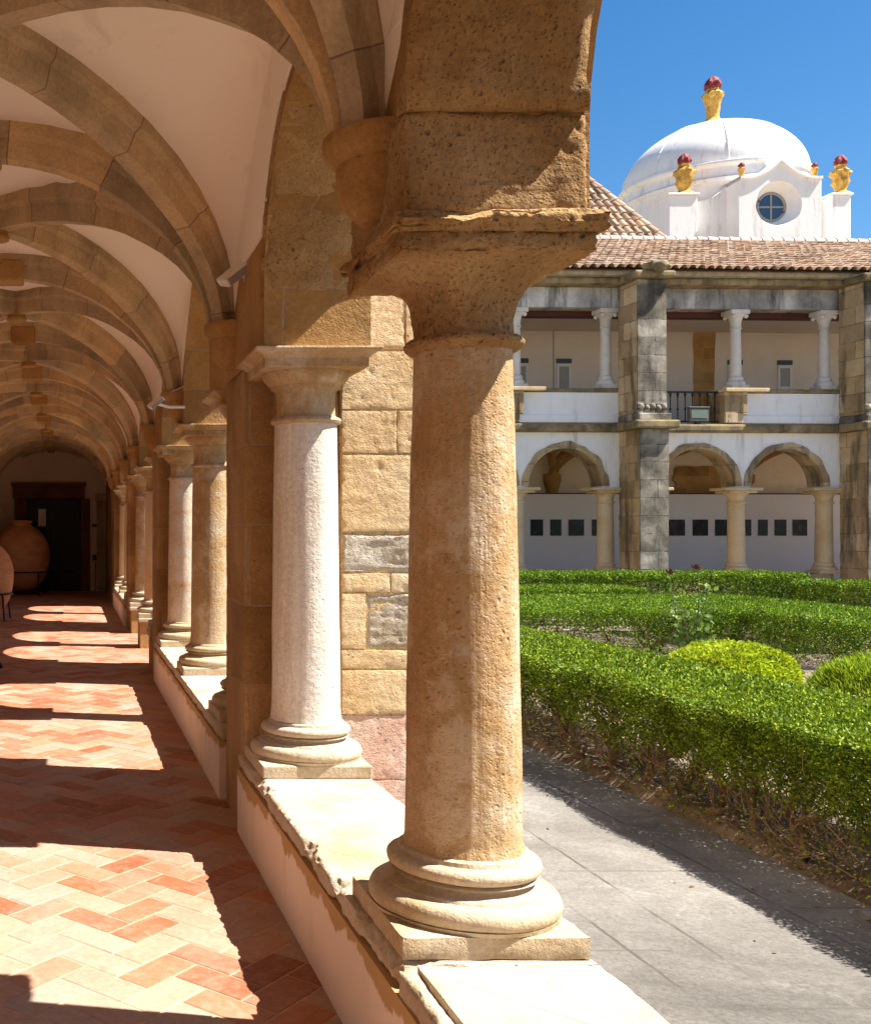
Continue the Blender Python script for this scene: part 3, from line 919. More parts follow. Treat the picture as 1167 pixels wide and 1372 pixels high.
def make_column(label, loc, near=False):
    """built at its place on the sill (loc.z = sill top)"""
    x, y, z = loc
    t = thing('stone_column', label, 'column', loc, 'columns of the walk')
    if near:
        MB().rough_box(x - 0.258, x + 0.254, y - 0.256, y + 0.256, z - 0.001, z + 0.062, 0.02, 0.0012, 8, 0.010, 9).build('plinth', M['base'], t, smooth=45)
    else:
        MB().box(x - 0.258, x + 0.258, y - 0.252, y + 0.262, z - 0.001, z + 0.062).build('plinth', M['base'], t, bevel=0.008)
    zb = z + 0.062
    def fb(a, r, zz):
        q = Vector((math.cos(a) * r * 9 + y, math.sin(a) * r * 9, zz * 9))
        return r + 0.0022 * noise.noise(q) + (0.0015 * noise.noise(q * 5) if near else 0), zz
    MB().lathe([(r, zb + h) for r, h in base_profile()], x, y, 72 if near else 40, fb).build('base', M['base'], t, smooth=38)
    z0 = zb + 0.178; z1 = 2.185 - SILL + z
    prof = []
    nr = 150 if near else 24
    r0, r1 = (0.163, 0.137) if near else (0.166, 0.149)
    for i in range(nr + 1):
        f = i / nr
        r = r0 + (r1 - r0) * (f ** 1.35)
        if f < 0.02: r += 0.006 * (1 - f / 0.02)
        prof.append((r, z0 + (z1 - z0) * f))
    def fs(a, r, zz):
        q = Vector((math.cos(a), math.sin(a), zz * 1.6))
        d = 0.0012 * noise.noise(Vector((math.cos(a) * 14, math.sin(a) * 14, zz * 0.8)))
        d += 0.003 * noise.noise(q * 2.2)
        if near:
            d += 0.0012 * math.sin(a * 24) * max(0, noise.noise(q * 1.7) + 0.2)
            top = max(0, (zz - 1.7) / 0.5)
            pit = noise.noise(Vector((math.cos(a) * 5, math.sin(a) * 5, zz * 22)))
            d -= (0.008 + 0.012 * top) * max(0, pit - 0.42)
            d -= 0.010 * top * max(0, noise.noise(Vector((math.cos(a) * 3 + 7, math.sin(a) * 3, zz * 7))) - 0.1)
        return r + d, zz
    MB().lathe(prof, x, y, 112 if near else 44, fs).build('shaft', M['shaft'] if near else M['facade_col'], t, smooth=50)
    # capital
    c = MB()
    if near:
        def wob(a, rr, zz):
            q = Vector((math.cos(a) * 2.4, math.sin(a) * 2.4, zz * 9))
            k = max(0, (zz - 2.2) / 0.2)
            pt_ = max(0, noise.noise(q * 5) - 0.3)
            return rr + (0.005 + 0.012 * k) * noise.fractal(q, 1, 2, 5) - 0.02 * pt_
        rs = []
        for (r, h, n) in ((0.13, 2.17, 2), (0.15, 2.175, 2), (0.166, 2.187, 2), (0.169, 2.199, 2), (0.160, 2.211, 2), (0.146, 2.215, 2), (0.139, 2.225, 2), (0.138, 2.25, 2),
                          (0.139, 2.28, 2.1), (0.144, 2.31, 2.2), (0.153, 2.335, 2.4), (0.168, 2.36, 2.8), (0.195, 2.383, 3.4), (0.226, 2.398, 4.2), (0.242, 2.408, 5), (0.242, 2.424, 5)):
            rs.append((r, h, n))
        fine_ = []
        for i in range(len(rs) - 1):
            for f in (0, 0.34, 0.67):
                fine_.append(tuple(rs[i][c_] + (rs[i + 1][c_] - rs[i][c_]) * f for c_ in range(3)))
        rs = [sring(r, h, n, 144, wob, x, y) for (r, h, n) in fine_ + [rs[-1]]]
        c.rings(rs)
        c.build('capital', M['rough'], t, smooth=60)
        a = MB().rough_box(x - 0.272, x + 0.272, y - 0.272, y + 0.275, 2.405, 2.466, 0.008, 0.005, 9, 0.022, 6, bed=0.022)
        a.rough_box(x - 0.292, x + 0.30, y - 0.30, y + 0.295, 2.458, 2.513, 0.008, 0.006, 8, 0.05, 2.3, bed=0.026)
        a.build('abacus', M['rough'], t, smooth=60)
    else:
        dz = z - SILL
        def P(L): return [(r, h + dz) for r, h in L]
        c.lathe(P([(0.14, 2.17), (0.166, 2.175), (0.172, 2.187), (0.166, 2.2), (0.152, 2.206), (0.143, 2.213), (0.140, 2.26), (0.143, 2.33), (0.15, 2.343),
                   (0.168, 2.347), (0.17, 2.36), (0.186, 2.372), (0.205, 2.395), (0.214, 2.418), (0.214, 2.425)]), x, y, 44)
        c.build('capital', M['shaft'], t, smooth=38)
        a = MB()
        rs = []
        for (r, h) in ((0.245, 2.424), (0.245, 2.468), (0.252, 2.472), (0.262, 2.482), (0.285, 2.495), (0.296, 2.5), (0.296, 2.513)):
            rs.append([(x - r, y - r, h + dz), (x + r, y - r, h + dz), (x + r, y + r, h + dz), (x - r, y + r, h + dz)])
        a.rings(rs).build('abacus', M['shaft'], t, bevel=0.004)
    return t

make_column('tall golden worn column with a broken capital, standing nearest on the sill', (XC, 3.08, SILL), True)
c2 = make_column('pale whitish smooth column on the sill against the first pier', (XC, 5.15, SILL))
set_mat(c2, 'shaft', M['white_shaft']); set_mat(c2, 'plinth', M['base'])
CL = [(6.59, None, 'stone column on the far side of the first pier, nearly hidden'),
      (8.66, 'shaft', 'golden column with a grey stain standing just past the first pier'),
      (10.73, 'mottled_shaft', 'mottled pinkish column with dark holes in front of the second pier'),
      (12.17, None, 'stone column on the far side of the second pier, nearly hidden'),
      (14.24, None, 'slim golden column on the nearer tall pedestal in the open bay'),
      (16.31, 'shaft', 'slim golden column on the farther tall pedestal in the open bay'),
      (17.75, None, 'small column on the sill behind the pier past the open bay'),
      (19.82, None, 'small golden column on the farthest stretch of sill'),
      (21.89, None, 'smallest column, last one before the dark end wall'),
      (1.01, None, 'stone column against the pier beside the viewer')]
for (y, mm, lab) in CL:
    o = dup(c2, (XC, y, SILL), random.choice((0, R(90), R(180))), lab)
    set_mat(o, 'shaft', M[mm] if mm else M['facade_col'])
for y in (12.17, 14.24, 16.31):     # tall pedestals in the open bay
    lab = {12.17: 'stone pedestal hidden behind the second pier', 14.24: 'nearer square stone pedestal in the open bay', 16.31: 'farther square stone pedestal in the open bay'}[y]
    t = thing('pedestal', lab, 'pedestal', (XC, y, 0), 'pedestals of the open bay')
    MB().box(XC - 0.24, XC + 0.24, y - 0.24, y + 0.24, 0.06, SILL - 0.06).build('die', M['gold_plain'], t, bevel=0.01)
    MB().box(XC - 0.27, XC + 0.27, y - 0.27, y + 0.27, -0.1, 0.06).build('foot', M['gold_plain'], t, bevel=0.02)
    MB().box(XC - 0.265, XC + 0.265, y - 0.265, y + 0.265, SILL - 0.06, SILL - 0.001).build('cap', M['base'], t, bevel=0.015)

# ------------------------------------------------------------------ the vault
VY = [3.08 + 2.79 * k for k in range(-3, 10)]
VXC = (XI + XL) / 2; VHW = (XI - XL) / 2
Z0, RISE = 2.78, 1.15
vlt = thing('rib_vault', 'plastered rib vault with stone ribs and bosses over the walk', 'vault', (VXC, 10, Z0))


def Dg(q): return Z0 + RISE * math.sqrt(max(0, 1 - q * q))
def web_z(s, t):
    a, b = abs(s), abs(t)
    if a >= b:
        if a < 1e-6: return Z0 + RISE
        cr = Z0 + RISE - 0.10 * a
        d = Dg(a)
        return d + (cr - d) * (1 - (b / a) ** 1.35)
    d = Dg(b); cr = Z0 + RISE
    return d + (cr - d) * math.sqrt(max(0, 1 - (a / b) ** 2))

web = MB()
N = 22
for k in range(len(VY) - 1):
    yc = (VY[k] + VY[k + 1]) / 2; hl = (VY[k + 1] - VY[k]) / 2
    if VY[k] > YE: break
    vs = []; fs = []
    lin = [math.sin(math.pi / 2 * (-1 + 2 * i / N)) for i in range(N + 1)]
    for j in range(N + 1):
        for i in range(N + 1):
            s_, t_ = lin[i], lin[j]
            vs.append((VXC + VHW * s_, min(YE, yc + hl * t_), web_z(s_, t_)))
    for j in range(N):
        for i in range(N):
            a = j * (N + 1) + i
            fs.append((a, a + N + 1, a + N + 2, a + 1))
    web.add(vs, fs)
web.build('web', M['vault'], vlt, smooth=25)
MB().box(XL - 0.35, XI - 0.002, YB, 24.0, 4.0, 4.3).build('light_block_slab', M['limewash'], vlt)  # unseen slab added above the web to keep light from leaking in
# plaster strip of the arcade wall inside, above the arches, is the wall itself in plaster
RP = [(-0.095, 0.05), (-0.095, -0.055), (-0.062, -0.085), (-0.062, -0.1), (-0.05, -0.195), (0.05, -0.195), (0.062, -0.1), (0.062, -0.085), (0.095, -0.055), (0.095, 0.05)]


def rib(path, name='rib'):
    pts = [Vector(p) for p in path]
    hor = Vector((pts[-1].x - pts[0].x, pts[-1].y - pts[0].y, 0)).normalized()
    side = hor.cross(Vector((0, 0, 1)))
    rs = []; uv = []; L = random.random()
    for i, p in enumerate(pts):
        d = (pts[min(i + 1, len(pts) - 1)] - pts[max(0, i - 1)]).normalized()
        up = side.cross(d)
        if i: L += (p - pts[i - 1]).length
        g_ = 0.66 + 0.34 * min(1, 4.5 * min(i, len(pts) - 1 - i) / len(pts))
        rs.append([p + side * (w * g_) + up * (h * g_) for (w, h) in RP])
        uv += [(w, L) for (w, h) in RP]
    m = MB(); m.rings(rs, True, True, True, uv)
    return m.build(name, M['rib'], vlt, smooth=40)

NR = 26
for k in range(len(VY)):
    y = VY[k]
    if y < YE - 0.3 and y > YB + 0.3:
        rib([(VXC + VHW * math.cos(math.pi * i / NR), y, Z0 + RISE * math.sin(math.pi * i / NR)) for i in range(NR + 1)], 'transverse_rib')
        b = MB().box(VXC - 0.13, VXC + 0.13, y - 0.12, y + 0.12, Z0 + RISE - 0.225, Z0 + RISE - 0.05)
        b.build('keystone', M['gold_plain'], vlt, bevel=0.02)
    if k < len(VY) - 1 and VY[k] < YE - 0.4:
        yc = (VY[k] + VY[k + 1]) / 2; hl = (VY[k + 1] - VY[k]) / 2
        for sg in (1, -1):
            pp = []
            for i in range(NR + 1):
                c = math.cos(math.pi * i / NR)
                yy = yc + sg * hl * c
                if yy > YE: continue
                pp.append((VXC + VHW * c, yy, Z0 + RISE * math.sin(math.pi * i / NR) - 0.004))
            if len(pp) > 3: rib(pp, 'diagonal_rib')
        if yc < YE:
            b = MB().lathe([(0.07, Z0 + RISE - 0.262), (0.095, Z0 + RISE - 0.255), (0.10, Z0 + RISE - 0.235), (0.088, Z0 + RISE - 0.225), (0.09, Z0 + RISE - 0.2), (0.10, Z0 + RISE - 0.02)], VXC, yc, 20)
            b.build('boss', M['gold_plain'], vlt, smooth=35)
for y in VY:
    if YB < y < 24.0:
        for (xx, a0) in ((XI + 0.01, math.pi / 2), (XL - 0.01, -math.pi / 2)):
            c = MB().lathe([(0.06, 2.555), (0.085, 2.58), (0.115, 2.615), (0.128, 2.66), (0.13, 2.725), (0.14, 2.735), (0.15, 2.742), (0.16, 2.755), (0.168, 2.775), (0.17, 2.80), (0.165, 2.81)],
                           xx, y, 20, None, a0, a0 + math.pi)
            c.build('corbel', M['gold_plain'], vlt, smooth=38)
# blind wall of the walk and its near end
w = MB().box(XL - 0.4, XL, YB, YE, -0.1, 4.3).build('plaster_wall', M['vault'])
tag(w, 'plastered blind wall along the left side of the walk', 'wall')
w = MB().box(XL - 0.4, XO, YB - 0.4, YB - 0.01, -0.1, 4.3).build('closing_wall', M['vault'])
tag(w, 'plastered wall closing the walk behind the viewer', 'wall')

# ------------------------------------------------------------------ end wall with its portal
ew = thing('end_wall', 'dim cream plaster wall closing the far end of the walk', 'wall', (0, YE, 0))
MB().box(XL - 0.4, 26, YE, YE + 0.5, -0.1, 4.05).build('wall_face', M['end_wall'], ew)
px = lambda u: PX(u, YE - 0.1)
pz = lambda v: PZ(v, YE - 0.1)
MB().box(px(130), px(157), YE - 0.10, YE, 0.12, pz(672)).build('pilaster', M['rib'], ew, bevel=0.02)
MB().box(px(128), px(159), YE - 0.18, YE, pz(672) + 0.002, pz(662)).build('pilaster_cap', M['rib'], ew, bevel=0.03)
pt = thing('portal', 'dark red stone doorway with black doors in the end wall', 'doorway', (px(68), YE, 0))
MB().box(px(20), px(36), YE - 0.12, YE - 0.001, 0, pz(668)).build('jamb', M['portal'], pt, bevel=0.02)
MB().box(px(109), px(121), YE - 0.12, YE - 0.001, 0, pz(668)).build('jamb', M['portal'], pt, bevel=0.02)
l_ = MB().box(px(18), px(114), YE - 0.14, YE - 0.001, pz(668) + 0.002, pz(652))
l_.box(px(16), px(116), YE - 0.19, YE - 0.002, pz(652) + 0.002, pz(647))
l_.build('lintel', M['portal'], pt, bevel=0.02)
d = MB()
for (a, b) in ((36.2, 72.4), (72.8, 108.8)):
    d.box(px(a), px(b), YE - 0.05, YE - 0.003, 0, pz(668) - 0.002)
    for j in range(4):
        z0 = 0.15 + j * 0.58
        d.box(px(a) + 0.12, px(b) - 0.12, YE - 0.065, YE - 0.05, z0, z0 + 0.45)
d.build('door_leaf', M['black_wood'], pt, bevel=0.006)
tag(MB().box(px(52), px(62), YE - 0.075, YE - 0.068, pz(705), pz(682)).build('paper_notice', M['paper']), 'white paper notice pinned on the black portal door', 'notice')
tag(MB().box(px(124), px(138), YE - 0.03, YE - 0.001, pz(706), pz(702)).build('wall_plaque', M['iron']), 'small dark plaque on the plaster beside the red portal', 'plaque')
e = thing('control_box', 'small dark control box with conduit low beside the portal', 'control box', (px(129), YE, 0.2))
MB().box(px(123), px(135), YE - 0.06, YE - 0.001, pz(752), pz(741)).build('casing', M['frame_white'], e, bevel=0.008)
MB().box(px(124.5), px(133.5), YE - 0.068, YE - 0.06, pz(751), pz(743)).build('face', M['iron'], e)
MB().box(px(127.6), px(128.8), YE - 0.03, YE - 0.001, 0.05, pz(752)).build('conduit', M['iron'], e)

# ---- clay jars in iron stands
JP = [(0.14, 0.0), (0.26, 0.02), (0.45, 0.14), (0.58, 0.32), (0.66, 0.54), (0.70, 0.78), (0.70, 0.98), (0.655, 1.18), (0.56, 1.36), (0.42, 1.5), (0.29, 1.585), (0.235, 1.62),
      (0.23, 1.66), (0.25, 1.68), (0.262, 1.71), (0.255, 1.735), (0.225, 1.745), (0.2, 1.73), (0.19, 1.66)]


def jar(x, y, s, sx, z0, label, slab, leg_r):
    t = thing('clay_jar', label, 'jar', (x, y, z0), 'clay jars on the walk')
    MB().lathe([(r * sx, z0 + h * s) for r, h in JP], x, y, 56, lambda a, r, z: (r + 0.006 * noise.noise(Vector((math.cos(a) * 2, math.sin(a) * 2, z * 2 + x))), z)).build('body', M['jar'], t, smooth=50)
    st = thing('jar_stand', slab, 'stand', (x, y, 0), 'iron stands under the jars')
    r = 0.655 * sx + 0.014; zr = z0 + 0.47 * s
    ring = MB(); n = 40
    ring.tube([(x + r * math.cos(2 * math.pi * k / n), y + r * math.sin(2 * math.pi * k / n), zr) for k in range(n + 1)], 0.017, 6)
    ring.build('ring', M['iron'], st, smooth=50)
    for k in range(4):
        a = R(-50 + 90 * k)
        MB().tube([(x + r * math.cos(a), y + r * math.sin(a), zr), (x + leg_r * math.cos(a), y + leg_r * math.sin(a), FL)], 0.018, 6).build('leg', M['iron'], st, smooth=50)

jar(-1.25, 26.0, 1.0, 1.0, 0.18, 'big rounded terracotta jar beside the dark portal at the end', 'black iron ring stand holding the big jar by the portal', 0.7)
jar(-1.50, 18.6, 0.78, 0.66, 0.18, 'smaller terracotta jar cut by the left edge of the photo', 'black iron stand under the smaller jar at the left edge', 0.5)
jar(-1.42, 11.5, 0.78, 0.70, 0.25, 'terracotta jar standing just outside the left edge', 'black iron stand with one splayed leg at the left edge', 0.80)


# ---- spotlights on the vault
def spot(x, y, z, label, s=1.0):
    t = thing('spotlight', label, 'spotlight', (x, y, z), 'white spotlights under the vault')
    h = MB()
    m = Matrix.Translation((x, y, z)) @ Matrix.Rotation(R(-38), 4, 'Y') @ Matrix.Rotation(R(20), 4, 'X')
    def tb(b, x0, x1, y0, y1, z0, z1):
        n = MB().box(x0 * s, x1 * s, y0 * s, y1 * s, z0 * s, z1 * s)
        b.add([m @ Vector(v) for v in n.v], n.f)
    tb(h, -0.095, 0.095, -0.07, 0.07, -0.018, 0.03)
    h.build('housing', M['white_plastic'], t, bevel=0.008)
    g = MB(); tb(g, -0.08, 0.08, -0.0775, -0.0705, -0.012, 0.024)
    g.build('lens', M['pane'], t)
    MB().tube([(x + 0.02, y, z - 0.01), (x + 0.1, y + 0.02, z - 0.03), (XI - 0.002, y + 0.02, z - 0.03)], 0.012, 6).build('bracket', M['white_plastic'], t, smooth=40)
    MB().tube([(x + 0.1, y + 0.03, z), (x + 0.13, y + 0.05, z + 0.1), (XI - 0.006, y + 0.06, z + 0.14)], 0.005, 5).build('cable', M['pane'], t, smooth=40)
spot(PX(318, 5.45), 5.45, PZ(366, 5.45), 'white spotlight on a bracket beside the first pier, nearest')
spot(PX(213, 8.3) - 0.02, 8.3, PZ(540, 8.3), 'small white spotlight further along, above the second arch springing', 0.7)

# ------------------------------------------------------------------ far wing
FY = 24.2
FM = [5.04, 10.32, 15.60, 20.88]
FA = R(2.6)
facade = []
fz = lambda v: PZ(v, FY)
fx = lambda u: PX(u, FY)
fw = thing('far_wing', 'two storey cloister wing with arches below and open gallery above', 'building', (12, FY, 0)); facade.append(fw)
FO = []
for m_ in FM: FO += [(m_ - 1.06, 0.885), (m_ + 1.06, 0.885)]
X0F, X1F = 1.75, 24.0
MB().arch_wall(arch_poly(X0F, X1F, FO, 2.70, 2.67, 22), 3.94, 'x', FY, FY + 0.5).build('spandrel_wall', M['limewash'], fw)
for (c, r) in FO:
    rg = MB(); n = 26
    nz = [0.13 + 0.06 * noise.noise(Vector((c * 3, k * 0.45, 0))) for k in range(n + 1)]
    ins = []; outs = []
    for k in range(n + 1):
        a = math.pi * k / n
        ins.append((c + (r - 0.012) * math.cos(a), 2.70 + (r - 0.012) * math.sin(a)))
        o_ = r + min(nz[k], 0.165) if 2 < k < n - 2 else r + 0.15
        outs.append((c + o_ * math.cos(a), 2.70 + o_ * math.sin(a)))
    vs = [(x, FY - 0.03, z) for x, z in ins] + [(x, FY - 0.03, z) for x, z in outs] + [(x, FY + 0.49, z) for x, z in ins] + [(x, FY + 0.002, z) for x, z in outs]
    q = n + 1; fs = []
    for k in range(n):
        fs += [(k, k + 1, q + k + 1, q + k), (k, 2 * q + k, 2 * q + k + 1, k + 1), (q + k, q + k + 1, 3 * q + k + 1, 3 * q + k)]
    rg.add(vs, fs).build('arch_ring', M['facade_stone'], fw)
MB().box(X0F, X1F, FY - 0.16, FY + 0.5, 3.942, 4.13).build('string_course', M['facade_base'], fw, bevel=0.05)
MB().box(X0F, X1F, FY - 0.02, YE + 0.4, 4.132, 4.16).build('upper_floor', M['grout'], fw)
MB().box(X0F, X1F, YE - 0.12, YE + 0.4, 4.162, 7.6).build('upper_gallery_wall', M['gallery_wall'], fw)
MB().box(X0F, X1F, FY + 0.05, FY + 0.45, 6.84, 7.31).build('lintel', M['lintel'], fw, bevel=0.015)
MB().box(X0F, X1F, FY + 0.452, FY + 0.75, 6.72, 7.2).build('ceiling_beam', M['red_wood'], fw)
MB().box(X0F, X1F, FY + 0.752, YE - 0.121, 6.92, 7.2).build('ceiling', M['gallery_wall'], fw)
ed = MB().box(X0F, X1F, FY - 0.30, FY + 0.5, 7.312, 7.47)
ed.build('cornice', M['facade_base'], fw, bevel=0.06)
MB().rough_box(X0F, X1F, FY - 0.42, FY + 0.3, 7.472, 7.60, 0.12, 0.012, 4, 0.04, 3).build('eave_mortar', M['eave_mortar'], fw)
# lower parapet and gallery vault ribs
for m_ in FM:
    MB().box(m_ - 2.2, m_ + 2.2, FY - 0.02, FY + 0.5, -0.2, 0.66).build('lower_parapet', M['facade_stone'], fw, bevel=0.02)
# low dark gallery ceiling (barrel) with ribs falling on corbels at the back wall
MB().box(X0F, X1F, FY + 0.502, YE, 3.88, 3.93).build('gallery_vault', M['gallery_wall'], fw)
for m_ in FM:
    for xb in (m_ - 0.1, m_ + 2.47):
        xr = xb
        for (dx, dy) in ((-1.0, -1.4), (0.25, -1.5), (1.25, -1.2)):
            pts = []
            for i in range(9):
                f = i / 8
                pts.append((xr + dx * (1 - math.cos(f * math.pi / 2)), YE - 0.15 + dy * (1 - math.cos(f * math.pi / 2)), 3.08 + 0.85 * math.sin(f * math.pi / 2)))
            MB().tube(pts, 0.10, 6).build('gallery_rib', M['gold_plain'], fw, smooth=30)
        MB().lathe([(0.06, 2.3), (0.13, 2.45), (0.15, 2.72), (0.22, 2.98), (0.22, 3.16)], xr, YE - 0.06, 16).build('gallery_corbel', M['gold_plain'], fw, smooth=40)
# exposed masonry patch on lower and upper gallery walls
def patch(x0, x1, z0, z1, y, seed):
    pts = []
    n = 40
    for k in range(n):
        a = 2 * math.pi * k / n
        c, s_ = math.cos(a), math.sin(a)
        d = (abs(c) ** 6 + abs(s_) ** 6) ** (1 / 6)
        rr = 1 + 0.25 * noise.noise(Vector((c * 2 + seed, s_ * 2, seed)))
        pts.append(((x0 + x1) / 2 + (x1 - x0) / 2 * c / d * rr, (z0 + z1) / 2 + (z1 - z0) / 2 * s_ / d * min(rr, 1.05)))
    MB().prism_xz(pts, y - 0.02, y + 0.03).build('exposed_stone', M['gold'], fw)
patch(PX(938, YE), PX(967, YE), 4.6, PZ(428, YE), YE - 0.12, 3.0)
patch(PX(908, YE), PX(972, YE), 2.6, 3.35, YE - 0.22, 8.0)

# roof
def tile_slope(mb, O, A, U, LA, LU, pitch=0.21, course=0.34, keep=None):
    O = Vector(O); A = Vector(A).normalized(); U = Vector(U).normalized(); Nn = A.cross(U).normalized()
    if Nn.z < 0: Nn = -Nn
    nc = int(LA / pitch); sub = 8; nr = int(LU / course)
    vs = []; fs = []; uv = []
    W_ = nc * sub + 1
    jit = [[random.uniform(-0.012, 0.012) for _ in range(nc + 1)] for _ in range(nr + 1)]
    for r in range(nr):
        for (f, lift) in ((0.0, 0.035), (0.98, 0.0)):
            for i in range(W_):
                c = i // sub if i < W_ - 1 else nc - 1
                fr = i / sub - c
                d = abs(fr - 0.5)
                h = 0.062 * math.sqrt(max(0, 1 - (d / 0.36) ** 2)) if d < 0.36 else -0.02 * math.sin((d - 0.36) / 0.14 * math.pi / 2)
                p = O + A * (i / sub * pitch) + U * ((r + f) * course + jit[r][c] * (1 if f == 0 else 0)) + Nn * (h + lift + jit[r][c] * 0.5)
                p += Nn * 0.025 * noise.noise(Vector((i / sub * pitch * 0.7, r * 0.24, 1)))
                vs.append(p); uv.append((i / sub + 0.0001, r + 0.5))
    for r in range(nr * 2 - 1):
        for i in range(W_ - 1):
            a = r * W_ + i
            if keep is not None:
                cpt = (Vector(vs[a]) + Vector(vs[a + W_ + 1])) / 2
                if not keep(cpt): continue
            fs.append((a, a + 1, a + W_ + 1, a + W_))
    mb.add(vs, fs, uv)

RY0, RZ0, RY1, RZ1 = FY - 0.56, 7.60, 28.1, 9.50
rf = MB()
tile_slope(rf, (X0F, RY0, RZ0), (1, 0, 0), (0, RY1 - RY0, RZ1 - RZ0), 25.5, math.hypot(RY1 - RY0, RZ1 - RZ0))
roof = rf.build('roof', M['roof'], fw, smooth=60)
MB().add([(X0F, RY1, RZ1), (27, RY1, RZ1), (27, 33, 7.6), (X0F, 33, 7.6), (X0F, RY0 + .1, RZ0 - .03), (27, RY0 + .1, RZ0 - .03), (27, 33, 7.3), (X0F, 33, 7.3)],
         [(0, 1, 2, 3), (4, 5, 1, 0), (2, 6, 7, 3), (4, 7, 6, 5), (0, 3, 7, 4), (1, 5, 6, 2)]).build('roof_deck', M['roof'], fw)
rd = MB()
nt_ = int(25 / 0.3)
for k in range(nt_):
    x = X0F + 0.3 * k
    rs = []
    for (xx, rr) in ((x, 0.12), (x + 0.31, 0.10)):
        rs.append([(xx, RY1 + rr * math.cos(a), RZ1 + 0.02 + rr * math.sin(a)) for a in [math.pi * i / 8 for i in range(9)]])
    rd.rings(rs, True, True, True, [(k + .5, .5)] * 18)
rd.build('ridge_tile', M['ridge'], fw, smooth=50)

# taller hipped roof rising on the left
hr = thing('hipped_roof', 'taller hipped roof of clay tiles rising left of the dome', 'roof', (13, 31, 7)); facade.append(hr)
pA = Vector((PX(905, 28.6), 28.6, PZ(322, 28.6)))
pT = Vector((PX(772, 31.8), 31.8, PZ(216, 31.8)))
eave = Vector((1, 0, 0))
up = Vector((0, pT.y - pA.y, pT.z - pA.z))
hip = MB()
def keep(c):
    f = (c.y - pA.y) / (pT.y - pA.y)
    return c.x < pA.x + (pT.x - pA.x) * f and f < 1.0
skew = Vector((-0.0, up.y, up.z))
tile_slope(hip, (pA.x - 12, pA.y - 0.05, pA.z), (1, 0, 0), skew, 12.0, up.length, 0.24, 0.36, keep)
hip.build('tile_slope', M['roof'], hr, smooth=60)
cap = MB()
hv = pT - pA
nh = int(hv.length / 0.36)
for k in range(nh):
    p0 = pA + hv * (k / nh); p1 = pA + hv * ((k + 1.05) / nh)
    sd = hv.cross(Vector((0, 0, 1))).normalized(); upv = sd.cross(hv).normalized()
    rs = []
    for (p, rr) in ((p0, 0.13), (p1, 0.11)):
        rs.append([p + sd * (rr * math.cos(a)) + upv * (rr * math.sin(a) + 0.03) for a in [math.pi * i / 8 for i in range(9)]])
    cap.rings(rs, True, True, True, [(k + .5, 3.5)] * 18)
cap.build('hip_tile', M['roof'], hr, smooth=50)
bk = Vector((pA.x, pA.y + 7, pA.z))
bm_ = MB()
L0 = Vector((pA.x - 12, pA.y, pA.z)); LT = Vector((pA.x - 12, pT.y, pT.z))
dn = Vector((0, 0.03, -0.05))
bm_.add([L0 + dn, pA + dn, pT + dn, LT + dn, bk, Vector((pA.x - 12, bk.y, bk.z)),
         Vector((L0.x, L0.y + .1, 6.5)), Vector((pA.x, pA.y + .1, 6.5)), Vector((bk.x, bk.y, 6.5)), Vector((L0.x, bk.y, 6.5))],
        [(0, 1, 2, 3), (1, 4, 2), (4, 5, 3, 2), (0, 3, 5), (0, 6, 7, 1), (1, 7, 8, 4), (4, 8, 9, 5), (5, 9, 6, 0)])
bm_.build('roof_body', M['roof'], hr)

